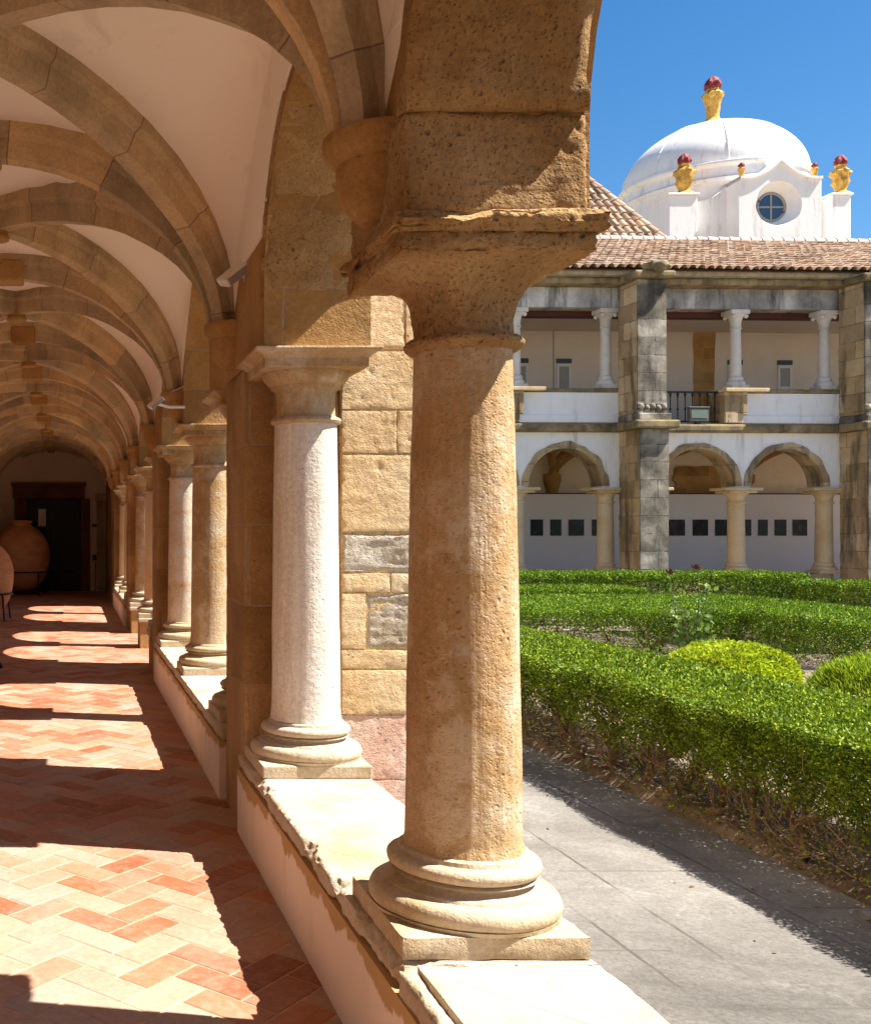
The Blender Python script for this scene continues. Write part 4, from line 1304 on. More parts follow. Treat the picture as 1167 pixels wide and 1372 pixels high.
# buttresses of the far wing
BLAB = ['stone buttress of the far wing hidden behind the near column', 'dark weathered buttress of the far wing left of the iron railing',
        'weathered stone buttress of the far wing at the right edge', 'stone buttress of the far wing beyond the right edge']
for i, m_ in enumerate(FM):
    b0 = m_ + 2.33; b1 = b0 + 0.65
    t = thing('facade_buttress', BLAB[i], 'buttress', (b0 + 0.32, FY - 0.4, 0), 'buttresses of the far wing'); facade.append(t)
    yf = FY - 0.84
    MB().rough_box(b0, b1, yf + 0.03, FY - 0.002, -0.2, 3.95, 0.09, 0.008, 3, 0.03, i).build('lower_shaft', M['facade_stone'], t, smooth=40)
    MB().rough_box(b0 - 0.004, b1 + 0.004, yf - 0.02, yf + 0.03, -0.2, 3.95, 0.07, 0.008, 3, 0.02, i + 3).build('lower_facing', M['facade_dark'], t, smooth=40)
    MB().box(b0 - 0.16, b1 + 0.2, yf - 0.14, FY - 0.165, 3.952, 4.14).build('ledge', M['facade_base'], t, bevel=0.04)
    MB().box(b0 - 0.05, b1 + 0.05, yf - 0.04, FY - 0.03, 4.142, 4.30).build('plinth', M['facade_dark'], t, bevel=0.02)
    u0, u1 = b0 - 0.03, b1 - 0.02
    MB().rough_box(u0, u1, yf + 0.08, FY - 0.003, 4.302, 7.312, 0.09, 0.008, 3, 0.03, i + 5).build('upper_shaft', M['facade_stone'], t, smooth=40)
    MB().rough_box(u0 - 0.003, u1 + 0.003, yf + 0.03, yf + 0.08, 4.56, 7.30, 0.07, 0.008, 3, 0.02, i + 7).build('upper_facing', M['facade_dark'], t, smooth=40)
    cv = MB()
    for k in range(5):          # carved scroll block
        a = u0 + 0.03 + k * 0.13
        cv.lathe([(0.01, -0.09), (0.05, -0.07), (0.07, 0), (0.05, 0.07), (0.01, 0.09)], 0, 0, 10)
        n_ = 50
        cv.v[-n_:] = [(x + a + 0.05, y + yf + 0.05, z + 4.43 + 0.02 * (-1) ** k) for (x, y, z) in cv.v[-n_:]]
    cv.box(u0 - 0.01, u1 + 0.01, yf + 0.02, yf + 0.079, 4.303, 4.36); cv.box(u0 - 0.01, u1 + 0.01, yf + 0.02, yf + 0.079, 4.50, 4.559)
    cv.build('carved_block', M['facade_dark'], t, smooth=50)
    MB().box(u0 - 0.14, u1 + 0.14, yf - 0.12, FY - 0.305, 7.314, 7.48).build('cornice_return', M['facade_base'], t, bevel=0.05)
    g = MB()
    g.rough_box(u0 + 0.12, u1 - 0.12, yf - 0.3, yf + 0.1, 7.482, 7.66, 0.06, 0.02, 6, 0.06, i)
    g.tube([(u0 + .31, yf - .22, 7.52), (u0 + .31, yf - .42, 7.5), (u0 + .31, yf - .55, 7.42)], [.13, .12, .07], 10)
    g.build('gargoyle', M['facade_base'], t, smooth=50)

# columns of the far wing
def far_column(x, label):
    z = 0.66
    t = thing('arcade_column', label, 'column', (x, FY + 0.22, z), 'lower columns of the far wing')
    y = FY + 0.22
    MB().box(x - 0.27, x + 0.27, y - 0.25, y + 0.25, z + 0.002, z + 0.08).build('plinth', M['facade_col'], t, bevel=0.01)
    MB().lathe([(0.25, z + .08), (0.26, z + .11), (0.25, z + .15), (0.21, z + .17), (0.215, z + .2), (0.22, z + .22), (0.2, z + .25)], x, y, 28).build('base', M['facade_col'], t, smooth=40)
    MB().lathe([(0.185, z + .25), (0.185, 1.3), (0.172, 2.30)], x, y, 28).build('shaft', M['facade_col'], t, smooth=40)
    MB().lathe([(0.2, 2.30), (0.21, 2.32), (0.2, 2.345), (0.175, 2.35), (0.17, 2.42), (0.19, 2.48), (0.25, 2.53), (0.28, 2.545)], x, y, 28).build('capital', M['facade_col'], t, smooth=40)
    a = MB().box(x - 0.33, x + 0.33, y - 0.27, y + 0.27, 2.546, 2.60)
    a.box(x - 0.45, x + 0.45, y - 0.30, y + 0.30, 2.602, 2.668)
    a.build('abacus', M['facade_col'], t, bevel=0.012)
    return t
fc = None
FCL = {(1, 0): 'lower arcade column of the far wing beside the near shaft', (1, 1): 'lower column of the far wing left of the dark buttress',
       (2, 0): 'free lower column of the far wing between two white-spandrelled arches', (2, 1): 'lower column of the far wing beside the rightmost buttress',
       (2, -1): 'lower column of the far wing hidden right behind the dark buttress'}
for i, m_ in enumerate(FM):
    for s_ in (-1, 0, 1):
        lab = FCL.get((i, s_), 'lower stone column of the far wing outside the opening seen')
        x = m_ + 2.135 * s_
        if fc is None:
            fc = far_column(x, lab); facade.append(fc)
        else:
            facade.append(dup(fc, (x, FY + 0.22, 0.66), 0, lab))


def upper_column(x, label):
    z = 4.97; y = FY + 0.24
    t = thing('gallery_column', label, 'column', (x, y, z), 'upper columns of the far wing')
    MB().box(x - 0.21, x + 0.21, y - 0.2, y + 0.2, z + 0.002, z + 0.1).build('plinth', M['facade_white_col'], t, bevel=0.01)
    MB().lathe([(0.2, z + .1), (0.21, z + .14), (0.19, z + .19), (0.155, z + .22), (0.16, z + .27), (0.145, z + .3), (0.125, z + .32)], x, y, 24).build('base', M['facade_white_col'], t, smooth=40)
    MB().lathe([(0.118, z + .32), (0.118, z + .7), (0.106, z + 1.42)], x, y, 24).build('shaft', M['facade_white_col'], t, smooth=40)
    c = MB()
    rs = [sring(r, z + h, n, 32, None, x, y) for (r, h, n) in ((0.1, 1.42, 2), (0.13, 1.43, 2), (0.13, 1.455, 2), (0.11, 1.47, 2), (0.115, 1.6, 2.2), (0.14, 1.68, 2.6), (0.175, 1.74, 4), (0.18, 1.76, 5))]
    c.rings(rs)
    for (sx, sy) in ((-1, -1), (1, -1), (1, 1), (-1, 1)):
        c.lathe([(0.01, z + 1.66), (0.04, z + 1.68), (0.05, z + 1.71), (0.04, z + 1.745), (0.01, z + 1.76)], x + sx * 0.15, y + sy * 0.15, 10)
    c.build('capital', M['facade_white_col'], t, smooth=45)
    MB().box(x - 0.225, x + 0.225, y - 0.2, y + 0.2, z + 1.762, 6.838).build('abacus', M['facade_white_col'], t, bevel=0.015)
    return t
uc = None
UCL = {(1, 0): 'white gallery column partly behind the near column shaft', (1, 1): 'white gallery column left of the dark buttress',
       (2, 0): 'white gallery column standing on the pedestal by the iron railing', (2, 1): 'white gallery column at the right edge beside the last buttress'}
for i, m_ in enumerate(FM):
    for s_ in (0, 1):
        lab = UCL.get((i, s_), 'white gallery column outside the opening seen')
        x = m_ + 2.15 * s_
        if uc is None:
            uc = upper_column(x, lab); facade.append(uc)
        else:
            facade.append(dup(uc, (x, FY + 0.24, 4.97), 0, lab))
    # parapet, pedestal and railing of each bay
    xp = m_ - 0.06
    lab = ['white parapet of a hidden bay', 'white balcony parapet left of the dark buttress', 'white balcony parapet right of the stone pedestal', 'white parapet beyond the right edge'][i]
    t = thing('balcony_parapet', lab, 'parapet', (m_ + 1, FY, 4.16), 'white parapets of the gallery'); facade.append(t)
    MB().box(xp, m_ + 2.32, FY - 0.02, FY + 0.4, 4.161, 4.86).build('wall_face', M['limewash'], t)
    MB().box(xp, m_ + 2.31, FY - 0.06, FY - 0.021, 4.161, 4.34).build('foot_band', M['limewash'], t, bevel=0.015)
    MB().rough_box(xp + 0.2, m_ + 2.32, FY - 0.05, FY + 0.44, 4.862, 4.965, 0.07, 0.012, 5, 0.04, i).build('coping', M['facade_base'], t)
    MB().box(m_ - 0.5, m_ - 0.062, FY - 0.12, FY + 0.42, 4.161, 4.88).build('pedestal', M['facade_stone'], t, bevel=0.02)
    MB().box(m_ - 0.10, m_ + 0.02, FY - 0.15, FY - 0.02, 4.35, 4.88).build('pedestal_strip', M['facade_stone'], t, bevel=0.02)
    MB().box(m_ - 0.52, m_ + 0.52, FY - 0.2, FY + 0.46, 4.882, 4.966).build('pedestal_slab', M['facade_col'], t, bevel=0.012)
    lab = ['black iron railing of a hidden bay', 'black iron railing left of the seen parapet', 'black iron railing between the dark buttress and the pedestal', 'black iron railing beyond the right edge'][i]
    t = thing('iron_railing', lab, 'railing', (m_ - 1.2, FY + 0.1, 4.16), 'iron railings of the gallery'); facade.append(t)
    x0, x1 = m_ - 2.1, m_ - 0.5
    MB().box(x0, x1, FY + 0.09, FY + 0.13, 4.88, 4.92).build('top_strip', M['iron'], t)
    MB().box(x0, x1, FY + 0.09, FY + 0.13, 4.20, 4.23).build('bottom_rail', M['iron'], t)
    nb = 9
    for k in range(nb):
        xx = x0 + (x1 - x0) * (k + .5) / nb
        b = MB().lathe([(0.012, 4.232), (0.012, 4.48), (0.03, 4.5), (0.012, 4.53), (0.012, 4.76), (0.028, 4.84), (0.03, 4.878)], xx, FY + 0.11, 8)
        b.build('baluster', M['iron'], t, smooth=40)

# floodlight on the ledge, doors, lamp, sign
t = thing('floodlight', 'grey floodlight with greenish glass standing before the railing', 'floodlight', (fx(934), FY - 0.1, 4.13)); facade.append(t)
MB().box(fx(921), fx(948), FY - 0.14, FY - 0.03, 4.19, 4.50).build('housing', M['grey_casing'], t, bevel=0.02)
MB().box(fx(923.5), fx(945.5), FY - 0.147, FY - 0.141, 4.27, 4.46).build('glass', M['green_glass'], t)
MB().box(fx(920), fx(949), FY - 0.15, FY - 0.02, 4.502, 4.535).build('visor', M['grey_casing'], t, bevel=0.01)
MB().box(fx(931), fx(937), FY - 0.12, FY - 0.05, 4.132, 4.188).build('foot', M['iron'], t)
YW = YE - 0.12
DL = [(704, 'grey shuttered gallery door beside the near column shaft'), (763, 'grey shuttered gallery door under the fluorescent lamp'), (885, 'grey gallery door peeping out right of the dark buttress'),
      (999, 'grey gallery door just right of the railing-side column'), (1068.5, 'gallery door with white slats nearest the right edge')]
for (u, lab) in DL:
    x = PX(u, YW); w_ = 0.2
    t = thing('shuttered_doorway', lab, 'door', (x, YW, 4.16), 'doors of the upper gallery'); facade.append(t)
    f = MB().box(x - 0.19, x - 0.135, YW - 0.03, YW - 0.001, 4.162, PZ(487, YW)).box(x + 0.135, x + 0.19, YW - 0.03, YW - 0.001, 4.162, PZ(487, YW)).box(x - 0.134, x + 0.134, YW - 0.03, YW - 0.001, PZ(491, YW), PZ(487.2, YW))
    f.build('frame', M['frame_white'], t)
    MB().box(x - 0.134, x + 0.134, YW - 0.02, YW - 0.001, 4.162, PZ(491, YW) - 0.002).build('leaf', M['pane'], t)
    MB().box(x - 0.2, x + 0.2, YW - 0.035, YW - 0.001, PZ(486.8, YW), PZ(480.5, YW)).build('transom', M['transom'], t)
    if u > 1060:
        s_ = MB()
        for k in range(4): s_.box(x - 0.12, x + 0.12, YW - 0.028, YW - 0.0205, 5.42 - k * 0.14, 5.5 - k * 0.14)
        s_.build('slat', M['frame_white'], t)
t = thing('tube_lamp', 'white tube lamp high on the upper gallery wall', 'lamp', (PX(750, YW), YW, PZ(425, YW))); facade.append(t)
MB().box(PX(741, YW), PX(758, YW), YW - 0.08, YW - 0.03, PZ(426.5, YW), PZ(423.5, YW)).build('tube', M['white_plastic'], t, bevel=0.01)
MB().box(PX(746, YW), PX(753, YW), YW - 0.03, YW - 0.001, PZ(426, YW), PZ(424, YW)).build('mount', M['frame_white'], t)
t = thing('exit_sign', 'small dark green exit sign below the tube lamp', 'sign', (PX(743, YW), YW, PZ(435, YW))); facade.append(t)
MB().box(PX(738, YW), PX(748, YW), YW - 0.03, YW - 0.001, PZ(437.5, YW), PZ(433, YW)).build('plate', M['sign_green'], t)
s_ = MB(); xa = PX(743, YW); za = PZ(435.2, YW)
s_.add([(xa + .05, YW - .033, za), (xa - .0, YW - .033, za + .03), (xa - .0, YW - .033, za - .03), (xa + .05, YW - .031, za), (xa, YW - .031, za + .03), (xa, YW - .031, za - .03)], [(0, 1, 2), (5, 4, 3), (0, 3, 4, 1), (1, 4, 5, 2), (2, 5, 3, 0)])
s_.box(xa - .07, xa - .03, YW - .033, YW - .0305, za - .03, za + .03)
s_.build('pictogram', M['frame_white'], t)
o = MB().box(PX(749, YW) - .01, PX(749, YW) + .01, YW - 0.02, YW - 0.001, 4.2, PZ(428, YW)).build('wall_conduit', M['pane'])
tag(o, 'thin vertical conduit on the upper gallery wall', 'conduit'); facade.append(o)

# exhibition panels and photographs in the lower gallery
YP = 26.9
t = thing('exhibition_panel', 'long pale exhibition panel standing in the lower gallery', 'panel', (12, YP, 0)); facade.append(t)
pz_ = PZ(662, YP)
MB().box(4.0, 23, YP, YP + 0.06, 0.0, pz_).build('board', M['panel'], t)
MB().box(4.0, 23, YP - 0.02, YP + 0.08, pz_ + 0.002, pz_ + 0.03).build('top_strip', M['red_wood'], t)  # dark strip standing in for the shadow line above the board
PHL = [(690, 706, 'dark photograph half hidden by the near column'), (716, 733, 'dark square photograph second from the near column'),
       (743, 758, 'narrow dark photograph third from the near column'), (768, 789, 'dark photograph with a pale V shape left of the lower column'),
       (800, 822, 'dark photograph behind the lower column by the buttress'), (896, 928, 'wide dark photograph just right of the dark buttress'),
       (939, 960, 'dark square photograph between the wide print and the free column'), (970, 1020, 'widest dark photograph, partly behind the free lower column'),
       (1030, 1043, 'narrow upright dark photograph right of the free column'), (1053, 1069, 'dark upright photograph second right of the free column'),
       (1078, 1098, 'dark photograph partly behind the rightmost lower column')]
for (a, b, lab) in PHL:
    o = MB().box(PX(a, YP), PX(b, YP), YP - 0.018, YP - 0.001, PZ(717.8, YP), PZ(696, YP)).build('framed_photograph', M['photo'])
    tag(o, lab, 'photograph', 'photographs on the exhibition panel'); facade.append(o)

# rotate the far wing a little: it is not quite square to the walk
PIV = Matrix.Translation((12.6, FY, 0)); ROT = PIV @ Matrix.Rotation(FA, 4, 'Z') @ PIV.inverted()
for o in facade:
    o.matrix_basis = ROT @ o.matrix_basis

# ------------------------------------------------------------------ domed chapel behind
DX, DY = 24.5, 40.0
dm = thing('domed_chapel', 'white limewashed chapel dome with a round window dormer', 'dome', (DX, DY, 8))
prof = []
DR = 3.08; DZ = 14.85
for k in range(25):
    a = math.pi / 2 * k / 24
    prof.append((max(0.02, DR * math.cos(a)), DZ + 2.32 * math.sin(a)))
MB().lathe(prof, DX, DY, 80).build('dome_shell', M['dome_white'], dm, smooth=40)
for k in range(8):
    a = R(22.5 + 45 * k)
    pts = [(DX + (DR + 0.0) * math.cos(b) * math.cos(a), DY + (DR + 0.0) * math.cos(b) * math.sin(a), DZ + 2.32 * math.sin(b)) for b in [R(2 + 84 * i / 20) for i in range(21)]]
    MB().tube(pts, 0.03, 6).build('dome_rib', M['dome_white'], dm, smooth=40)
MB().lathe([(DR + .02, DZ - 0.75), (DR + .12, DZ - 0.7), (DR + .15, DZ - 0.6), (DR + 0.05, DZ - 0.52), (DR + 0.03, DZ - 0.2), (DR + .10, DZ - 0.17), (DR + .16, DZ - 0.1), (DR + .16, DZ - 0.02), (DR + .02, DZ + 0.03)], DX, DY, 80).build('drum_cornice', M['dome_white'], dm, smooth=30)
MB().lathe([(DR, 7.0), (DR, DZ - 0.6)], DX, DY, 80).build('drum', M['dome_white'], dm, smooth=30)
# dormer with ogee head and round window
YD = 36.15
dxu = lambda u: PX(u, YD); dzv = lambda v: PZ(v, YD)
xc = dxu(1045); hw = dxu(1100) - xc
zt = dzv(240)
head = []
for k in range(17):
    f = -1 + 2 * k / 16
    h = (1 - abs(f)) ** 2 * 0.40 + 0.22 * (1 - abs(f)) * (1.0) - 0.16 * math.sin(math.pi * abs(f)) * 0.6
    head.append((xc + hw * f, zt + h))
ring_r = 0.80; wx, wz = dxu(1043), dzv(273)
nseg = 40
outer = []
base_z = 7.5
# front face built as quads between the round opening and the outline
def out_pt(a):
    c, s_ = math.cos(a), math.sin(a)
    best = None
    # march outward to the outline
    t_ = ring_r
    while t_ < 8:
        x = wx + c * t_; z = wz + s_ * t_
        top = zt
        if abs(x - xc) < hw:
            f = (x - xc) / hw
            top = zt + (1 - abs(f)) ** 2 * 0.40 + 0.22 * (1 - abs(f)) - 0.096 * math.sin(math.pi * abs(f))
        if abs(x - xc) >= hw or z >= top or z <= 10.9: break
        t_ += 0.01
    return (wx + c * t_, wz + s_ * t_)
fr = MB(); vs = []; fs = []
angs = [2 * math.pi * k / 96 for k in range(96)]
for a in angs:
    o_ = out_pt(a)
    i_ = (wx + ring_r * math.cos(a), wz + ring_r * math.sin(a))
    j_ = (wx + 0.50 * math.cos(a), wz + 0.50 * math.sin(a))
    vs += [(o_[0], YD, o_[1]), (i_[0], YD, i_[1]), (j_[0] - 0.02, YD + 0.42, j_[1]), (o_[0], YD + 2.2, o_[1])]
n4 = len(angs)
for k in range(n4):
    q = (k + 1) % n4
    fs += [(4 * k, 4 * q, 4 * q + 1, 4 * k + 1), (4 * k + 1, 4 * q + 1, 4 * q + 2, 4 * k + 2), (4 * k, 4 * k + 3, 4 * q + 3, 4 * q)]
fr.add(vs, fs)
fr.build('dormer', M['dome_white'], dm, smooth=30)
MB().box(xc - hw, xc + hw, YD, YD + 2.2, 7.4, 10.9).build('dormer_base', M['dome_white'], dm)
rb = MB()
for k in range(16):
    (x0, z0), (x1, z1) = head[k], head[k + 1]
    rb.add([(x0, YD - 0.09, z0), (x1, YD - 0.09, z1), (x1, YD - 0.09, z1 + .09), (x0, YD - 0.09, z0 + .09), (x0, YD + 2.2, z0), (x1, YD + 2.2, z1), (x1, YD + 2.2, z1 + .09), (x0, YD + 2.2, z0 + .09)],
           [(0, 1, 2, 3), (3, 2, 6, 7), (0, 4, 5, 1), (4, 7, 6, 5)])
rb.build('dormer_coping', M['dome_white'], dm)
wd = MB().lathe([(0.49, 0.0), (0.49, 0.02)], 0, 0, 40)
wd.v = [(wx - 0.02 + x, YD + 0.40 + z, wz + y) for (x, y, z) in wd.v]
wo = wd.build('round_window', M['glass'], dm)
fr2 = MB()
fr2.box(wx - 0.05, wx + 0.01, YD + 0.37, YD + 0.399, wz - 0.46, wz + 0.46); fr2.box(wx - 0.48, wx + 0.44, YD + 0.372, YD + 0.397, wz - 0.03, wz + 0.03)
n_ = 36
ringp = [(wx - 0.02 + 0.48 * math.cos(2 * math.pi * k / n_), YD + 0.385, wz + 0.48 * math.sin(2 * math.pi * k / n_)) for k in range(n_ + 1)]
fr2.tube(ringp, 0.05, 6)
fr2.build('window_frame', M['pane'], wo, smooth=40)
# side piers with concave walls
YPD = 37.1
for sg, uu in ((-1, 915), (1, 1127)):
    xp = PX(uu, YPD - 0.45)
    w2 = 0.50 if sg < 0 else 0.33
    MB().box(xp - w2, xp + w2, YPD - 0.45, YPD + 0.9, 7.4, PZ(267, YPD)).build('corner_pier', M['dome_white'], dm, bevel=0.03)
    MB().box(xp - w2 - 0.06, xp + w2 + 0.06, YPD - 0.51, YPD + 0.9, PZ(267, YPD) + 0.002, PZ(264, YPD)).build('pier_cap', M['dome_white'], dm, bevel=0.02)
    xa = xp - sg * w2; xb = xc + sg * hw
    n_ = 14; vs = []; fs = []
    for k in range(n_ + 1):
        f = k / n_
        x = xa + (xb - xa) * f
        y = YPD + 0.1 - 0.35 * math.sin(math.pi / 2 * f)
        z = PZ(268, YPD) - 0.1 * math.sin(math.pi * f) + (zt - PZ(268, YPD)) * f ** 2.2
        vs += [(x, y, 7.4), (x, y, z), (x, y + 0.5, z), (x, y + 0.5, 7.4)]
    for k in range(n_):
        a, b = 4 * k, 4 * k + 4
        fs += [(a, b, b + 1, a + 1), (a + 1, b + 1, b + 2, a + 2), (a + 2, b + 2, b + 3, a + 3)]
    MB().add(vs, fs).build('curved_wall', M['dome_white'], dm, smooth=40)


def urn(x, y, z, h, label, ornate=True):
    """ochre urn with a crimson flame"""
    t = thing('rooftop_urn', label, 'urn', (x, y, z), 'ochre urns with crimson flames')
    hb = h * 0.76
    if ornate:
        pr = [(0.36, 0), (0.38, 0.05), (0.34, 0.09), (0.2, 0.16), (0.19, 0.22), (0.24, 0.3), (0.29, 0.45), (0.26, 0.58), (0.33, 0.7), (0.34, 0.78), (0.24, 0.86), (0.19, 0.9), (0.18, 0.95), (0.2, 1.0)]
    else:
        pr = [(0.36, 0), (0.38, 0.04), (0.33, 0.1), (0.2, 0.18), (0.17, 0.25), (0.17, 0.34), (0.2, 0.55), (0.24, 0.74), (0.29, 0.8), (0.29, 0.86), (0.22, 0.9), (0.16, 0.95), (0.17, 1.0)]
    k_ = hb * (0.80 if ornate else 0.86)
    MB().lathe([(r * k_, z + f * hb) for r, f in pr], x, y, 32, lambda a, r, zz: (r * (1 + (0.17 * math.sin(a * 6 + 3 * math.sin(zz * 13)) * (1 if ornate else 0.3) + 0.08 * math.sin(a * 11 + zz * 17)) * (1 if zz > z + .3 * hb else 0.1)), zz)).build('urn_body', M['yellow'], t, smooth=50)
    fl = [(0.14, 0.98), (0.2, 1.02), (0.225, 1.08), (0.21, 1.16), (0.15, 1.25), (0.07, 1.32), (0.01, 1.35)]
    MB().lathe([(r * k_, z + f * hb) for r, f in fl], x, y, 28, lambda a, r, zz: (r * (1 + 0.16 * math.sin(a * 7 + 11 * zz) + 0.12 * math.sin(a * 3 - 30 * zz)), zz)).build('flame', M['red'], t, smooth=50)
urn(DX, DY, DZ + 2.28, 1.9, 'tall ochre urn with a crimson flame crowning the white dome', False)
urn(PX(915, YPD), YPD - 0.05, PZ(264, YPD), 1.5, 'ornate ochre urn on the left corner pier of the dormer')
urn(PX(1124, YPD), YPD - 0.05, PZ(264, YPD), 1.45, 'ornate ochre urn on the right corner pier of the dormer')
urn(PX(993, YD + 0.4), YD + 0.4, zt + 0.09, 0.62, 'small ochre urn on the left shoulder of the dormer', False)
urn(PX(1091, YD + 0.4), YD + 0.4, zt + 0.09, 0.62, 'small ochre urn on the right shoulder of the dormer', False)


# ------------------------------------------------------------------ hedges and plants
def leaf_mesh(name, P, Nn, ln, wd, m, parent, spread=1.0, rbias=None):
    n = len(P)
    d = Nn * 0.7 + rng.normal(0, spread, (n, 3)) * 0.75
    d /= np.linalg.norm(d, axis=1)[:, None]
    s = np.cross(d, rng.normal(0, 1, (n, 3)))
    s /= np.linalg.norm(s, axis=1)[:, None] + 1e-9
    L = ln * rng.uniform(0.7, 1.3, n)[:, None]; W = wd * rng.uniform(0.7, 1.3, n)[:, None]
    off = np.array(world_offset(parent)) if parent is not None else np.zeros(3)
    P = P - off
    V = np.empty((n, 4, 3))
    V[:, 0] = P; V[:, 1] = P + d * L * 0.45 + s * W * 0.5; V[:, 2] = P + d * L; V[:, 3] = P + d * L * 0.45 - s * W * 0.5
    me = bpy.data.meshes.new(name)
    me.vertices.add(n * 4); me.vertices.foreach_set("co", V.reshape(-1).astype(np.float32))
    me.loops.add(n * 4); me.loops.foreach_set("vertex_index", np.arange(n * 4, dtype=np.int32))
    me.polygons.add(n); me.polygons.foreach_set("loop_start", np.arange(0, n * 4, 4, dtype=np.int32))
    me.update(calc_edges=True)
    at = me.attributes.new('rnd', 'FLOAT', 'FACE')
    r = rng.random(n) if rbias is None else np.clip(rbias + rng.normal(0, 0.22, n), 0, 1)
    at.data.foreach_set('value', r.astype(np.float32))
    me.materials.append(m)
    o = bpy.data.objects.new(name, me); COL.objects.link(o)
    if parent is not None: o.parent = parent
    return o


def fnoise(x, y, z, k=0):
    return (np.sin(x * 5.1 + 1.3 * k + 2 * np.sin(y * 3.3 + k)) + np.sin(y * 6.7 + 2.1 * k + 1.7 * np.sin(z * 5 + x * 2)) + np.sin(z * 9 + x * 4.1 + k)) / 3


def hedge_points(rects, z0, z1, n, low_fade=0.0, depth=0.05, lowz=0.12):
    """random leaf seats over the tops and sides of clipped box shapes"""
    Ps = []; Ns = []
    areas = []
    for (x0, x1, y0, y1) in rects:
        areas.append((x1 - x0) * (y1 - y0) + 2 * (z1 - z0) * ((x1 - x0) + (y1 - y0)))
    tot = sum(areas)
    for (x0, x1, y0, y1), ar in zip(rects, areas):
        m = int(n * ar / tot)
        at = (x1 - x0) * (y1 - y0); ax = (z1 - z0) * (y1 - y0); ay = (z1 - z0) * (x1 - x0)
        pr = np.array([at, ax, ax, ay, ay]); pr /= pr.sum()
        fc_ = rng.choice(5, m, p=pr)
        u = rng.random(m); v = rng.random(m)
        e = rng.exponential(depth, m)
        X = x0 + (x1 - x0) * u; Y = y0 + (y1 - y0) * v; Z = z1 - e
        N_ = np.tile(np.array([0.0, 0, 1]), (m, 1))
        for f, (nx, ny) in ((1, (-1, 0)), (2, (1, 0)), (3, (0, -1)), (4, (0, 1))):
            k = fc_ == f
            Z[k] = z0 + (z1 - z0) * (v[k] if nx == 0 else u[k])
            if nx: X[k] = (x0 + e[k]) if nx < 0 else (x1 - e[k])
            else: Y[k] = (y0 + e[k]) if ny < 0 else (y1 - e[k])
            N_[k] = (nx, ny, 0.35)
        b = fnoise(X, Y, Z)
        X += N_[:, 0] * b * 0.045; Y += N_[:, 1] * b * 0.045; Z += (N_[:, 2] > 0.5) * fnoise(X * 1.7, Y * 1.7, Z * 0, 2) * 0.022
        # round the shoulders
        ex = np.minimum(X - x0, x1 - X); ey = np.minimum(Y - y0, y1 - Y)
        em = np.minimum(ex, ey)
        Z -= (fc_ == 0) * np.clip(0.07 - em, 0, 1) * 0.55
        if low_fade > 0:
            zz = (Z - z0) / (z1 - z0)
            keep_ = rng.random(m) < np.clip((zz - lowz + 0.20 * fnoise(X * 0.8, Y * 0.8, Z * 0, 7)) / low_fade, 0.05, 1) * np.clip(1.0 + 0.9 * fnoise(X * 1.3, Y * 1.3, Z * 0.6, 5) * (zz < 0.75), 0.1, 1)
            X, Y, Z, N_ = X[keep_], Y[keep_], Z[keep_], N_[keep_]
        Ps.append(np.stack([X, Y, Z], 1)); Ns.append(N_)
    return np.concatenate(Ps), np.concatenate(Ns)


def twigs(parent, rects, z0, z1, n_stems, n_twigs, inset=0.15):
    tw = MB()
    for (x0, x1, y0, y1) in rects:
        for k in range(n_stems):
            x = random.uniform(x0 + inset, x1 - inset); y = y0 + (y1 - y0) * (k + random.random()) / n_stems
            st = MB()
            for b in range(random.choice((1, 2, 2, 3))):
                p = Vector((x + random.gauss(0, 0.03), y + random.gauss(0, 0.03), z0 - 0.03))
                d = Vector((random.gauss(0, 0.4), random.gauss(0, 0.45), 1)).normalized()
                pts = [p.copy()]; L = (z1 - z0) * random.uniform(0.65, 1.0)
                for i in range(6):
                    d = (d + Vector((random.gauss(0, 0.3), random.gauss(0, 0.3), 0.12))).normalized()
                    p = p + d * (L / 6); 
                    if p.z > z1 - 0.06: break
                    pts.append(p.copy())
                if len(pts) < 3: continue
                r0 = random.uniform(0.012, 0.036)
                st.tube(pts, [r0 * (1 - 0.75 * i / len(pts)) for i in range(len(pts))], 7)
            if st.v: st.build('stem', M['soil_dark'], parent, smooth=60)
        for k in range(n_twigs):
            x = random.uniform(x0 + 0.04, x1 - 0.04); y = random.uniform(y0, y1)
            if random.random() < 0.6: x = x0 + abs(random.gauss(0.04, 0.14))
            p = Vector((x, y, random.uniform(z0 + 0.03, z1 - 0.2)))
            d = Vector((random.gauss(-0.15, 0.6), random.gauss(0, 0.6), random.uniform(0.2, 1))).normalized()
            pts = [p.copy()]
            for i in range(3):
                d = (d + Vector((random.gauss(0, 0.35), random.gauss(0, 0.35), 0.1))).normalized()
                p = p + d * random.uniform(0.035, 0.1); pts.append(p.copy())
            tw.tube(pts, [0.0036, 0.003, 0.0022, 0.0014], 4)
    if tw.v: tag(tw.build('twigs', M['twig'], parent), kind='stuff')

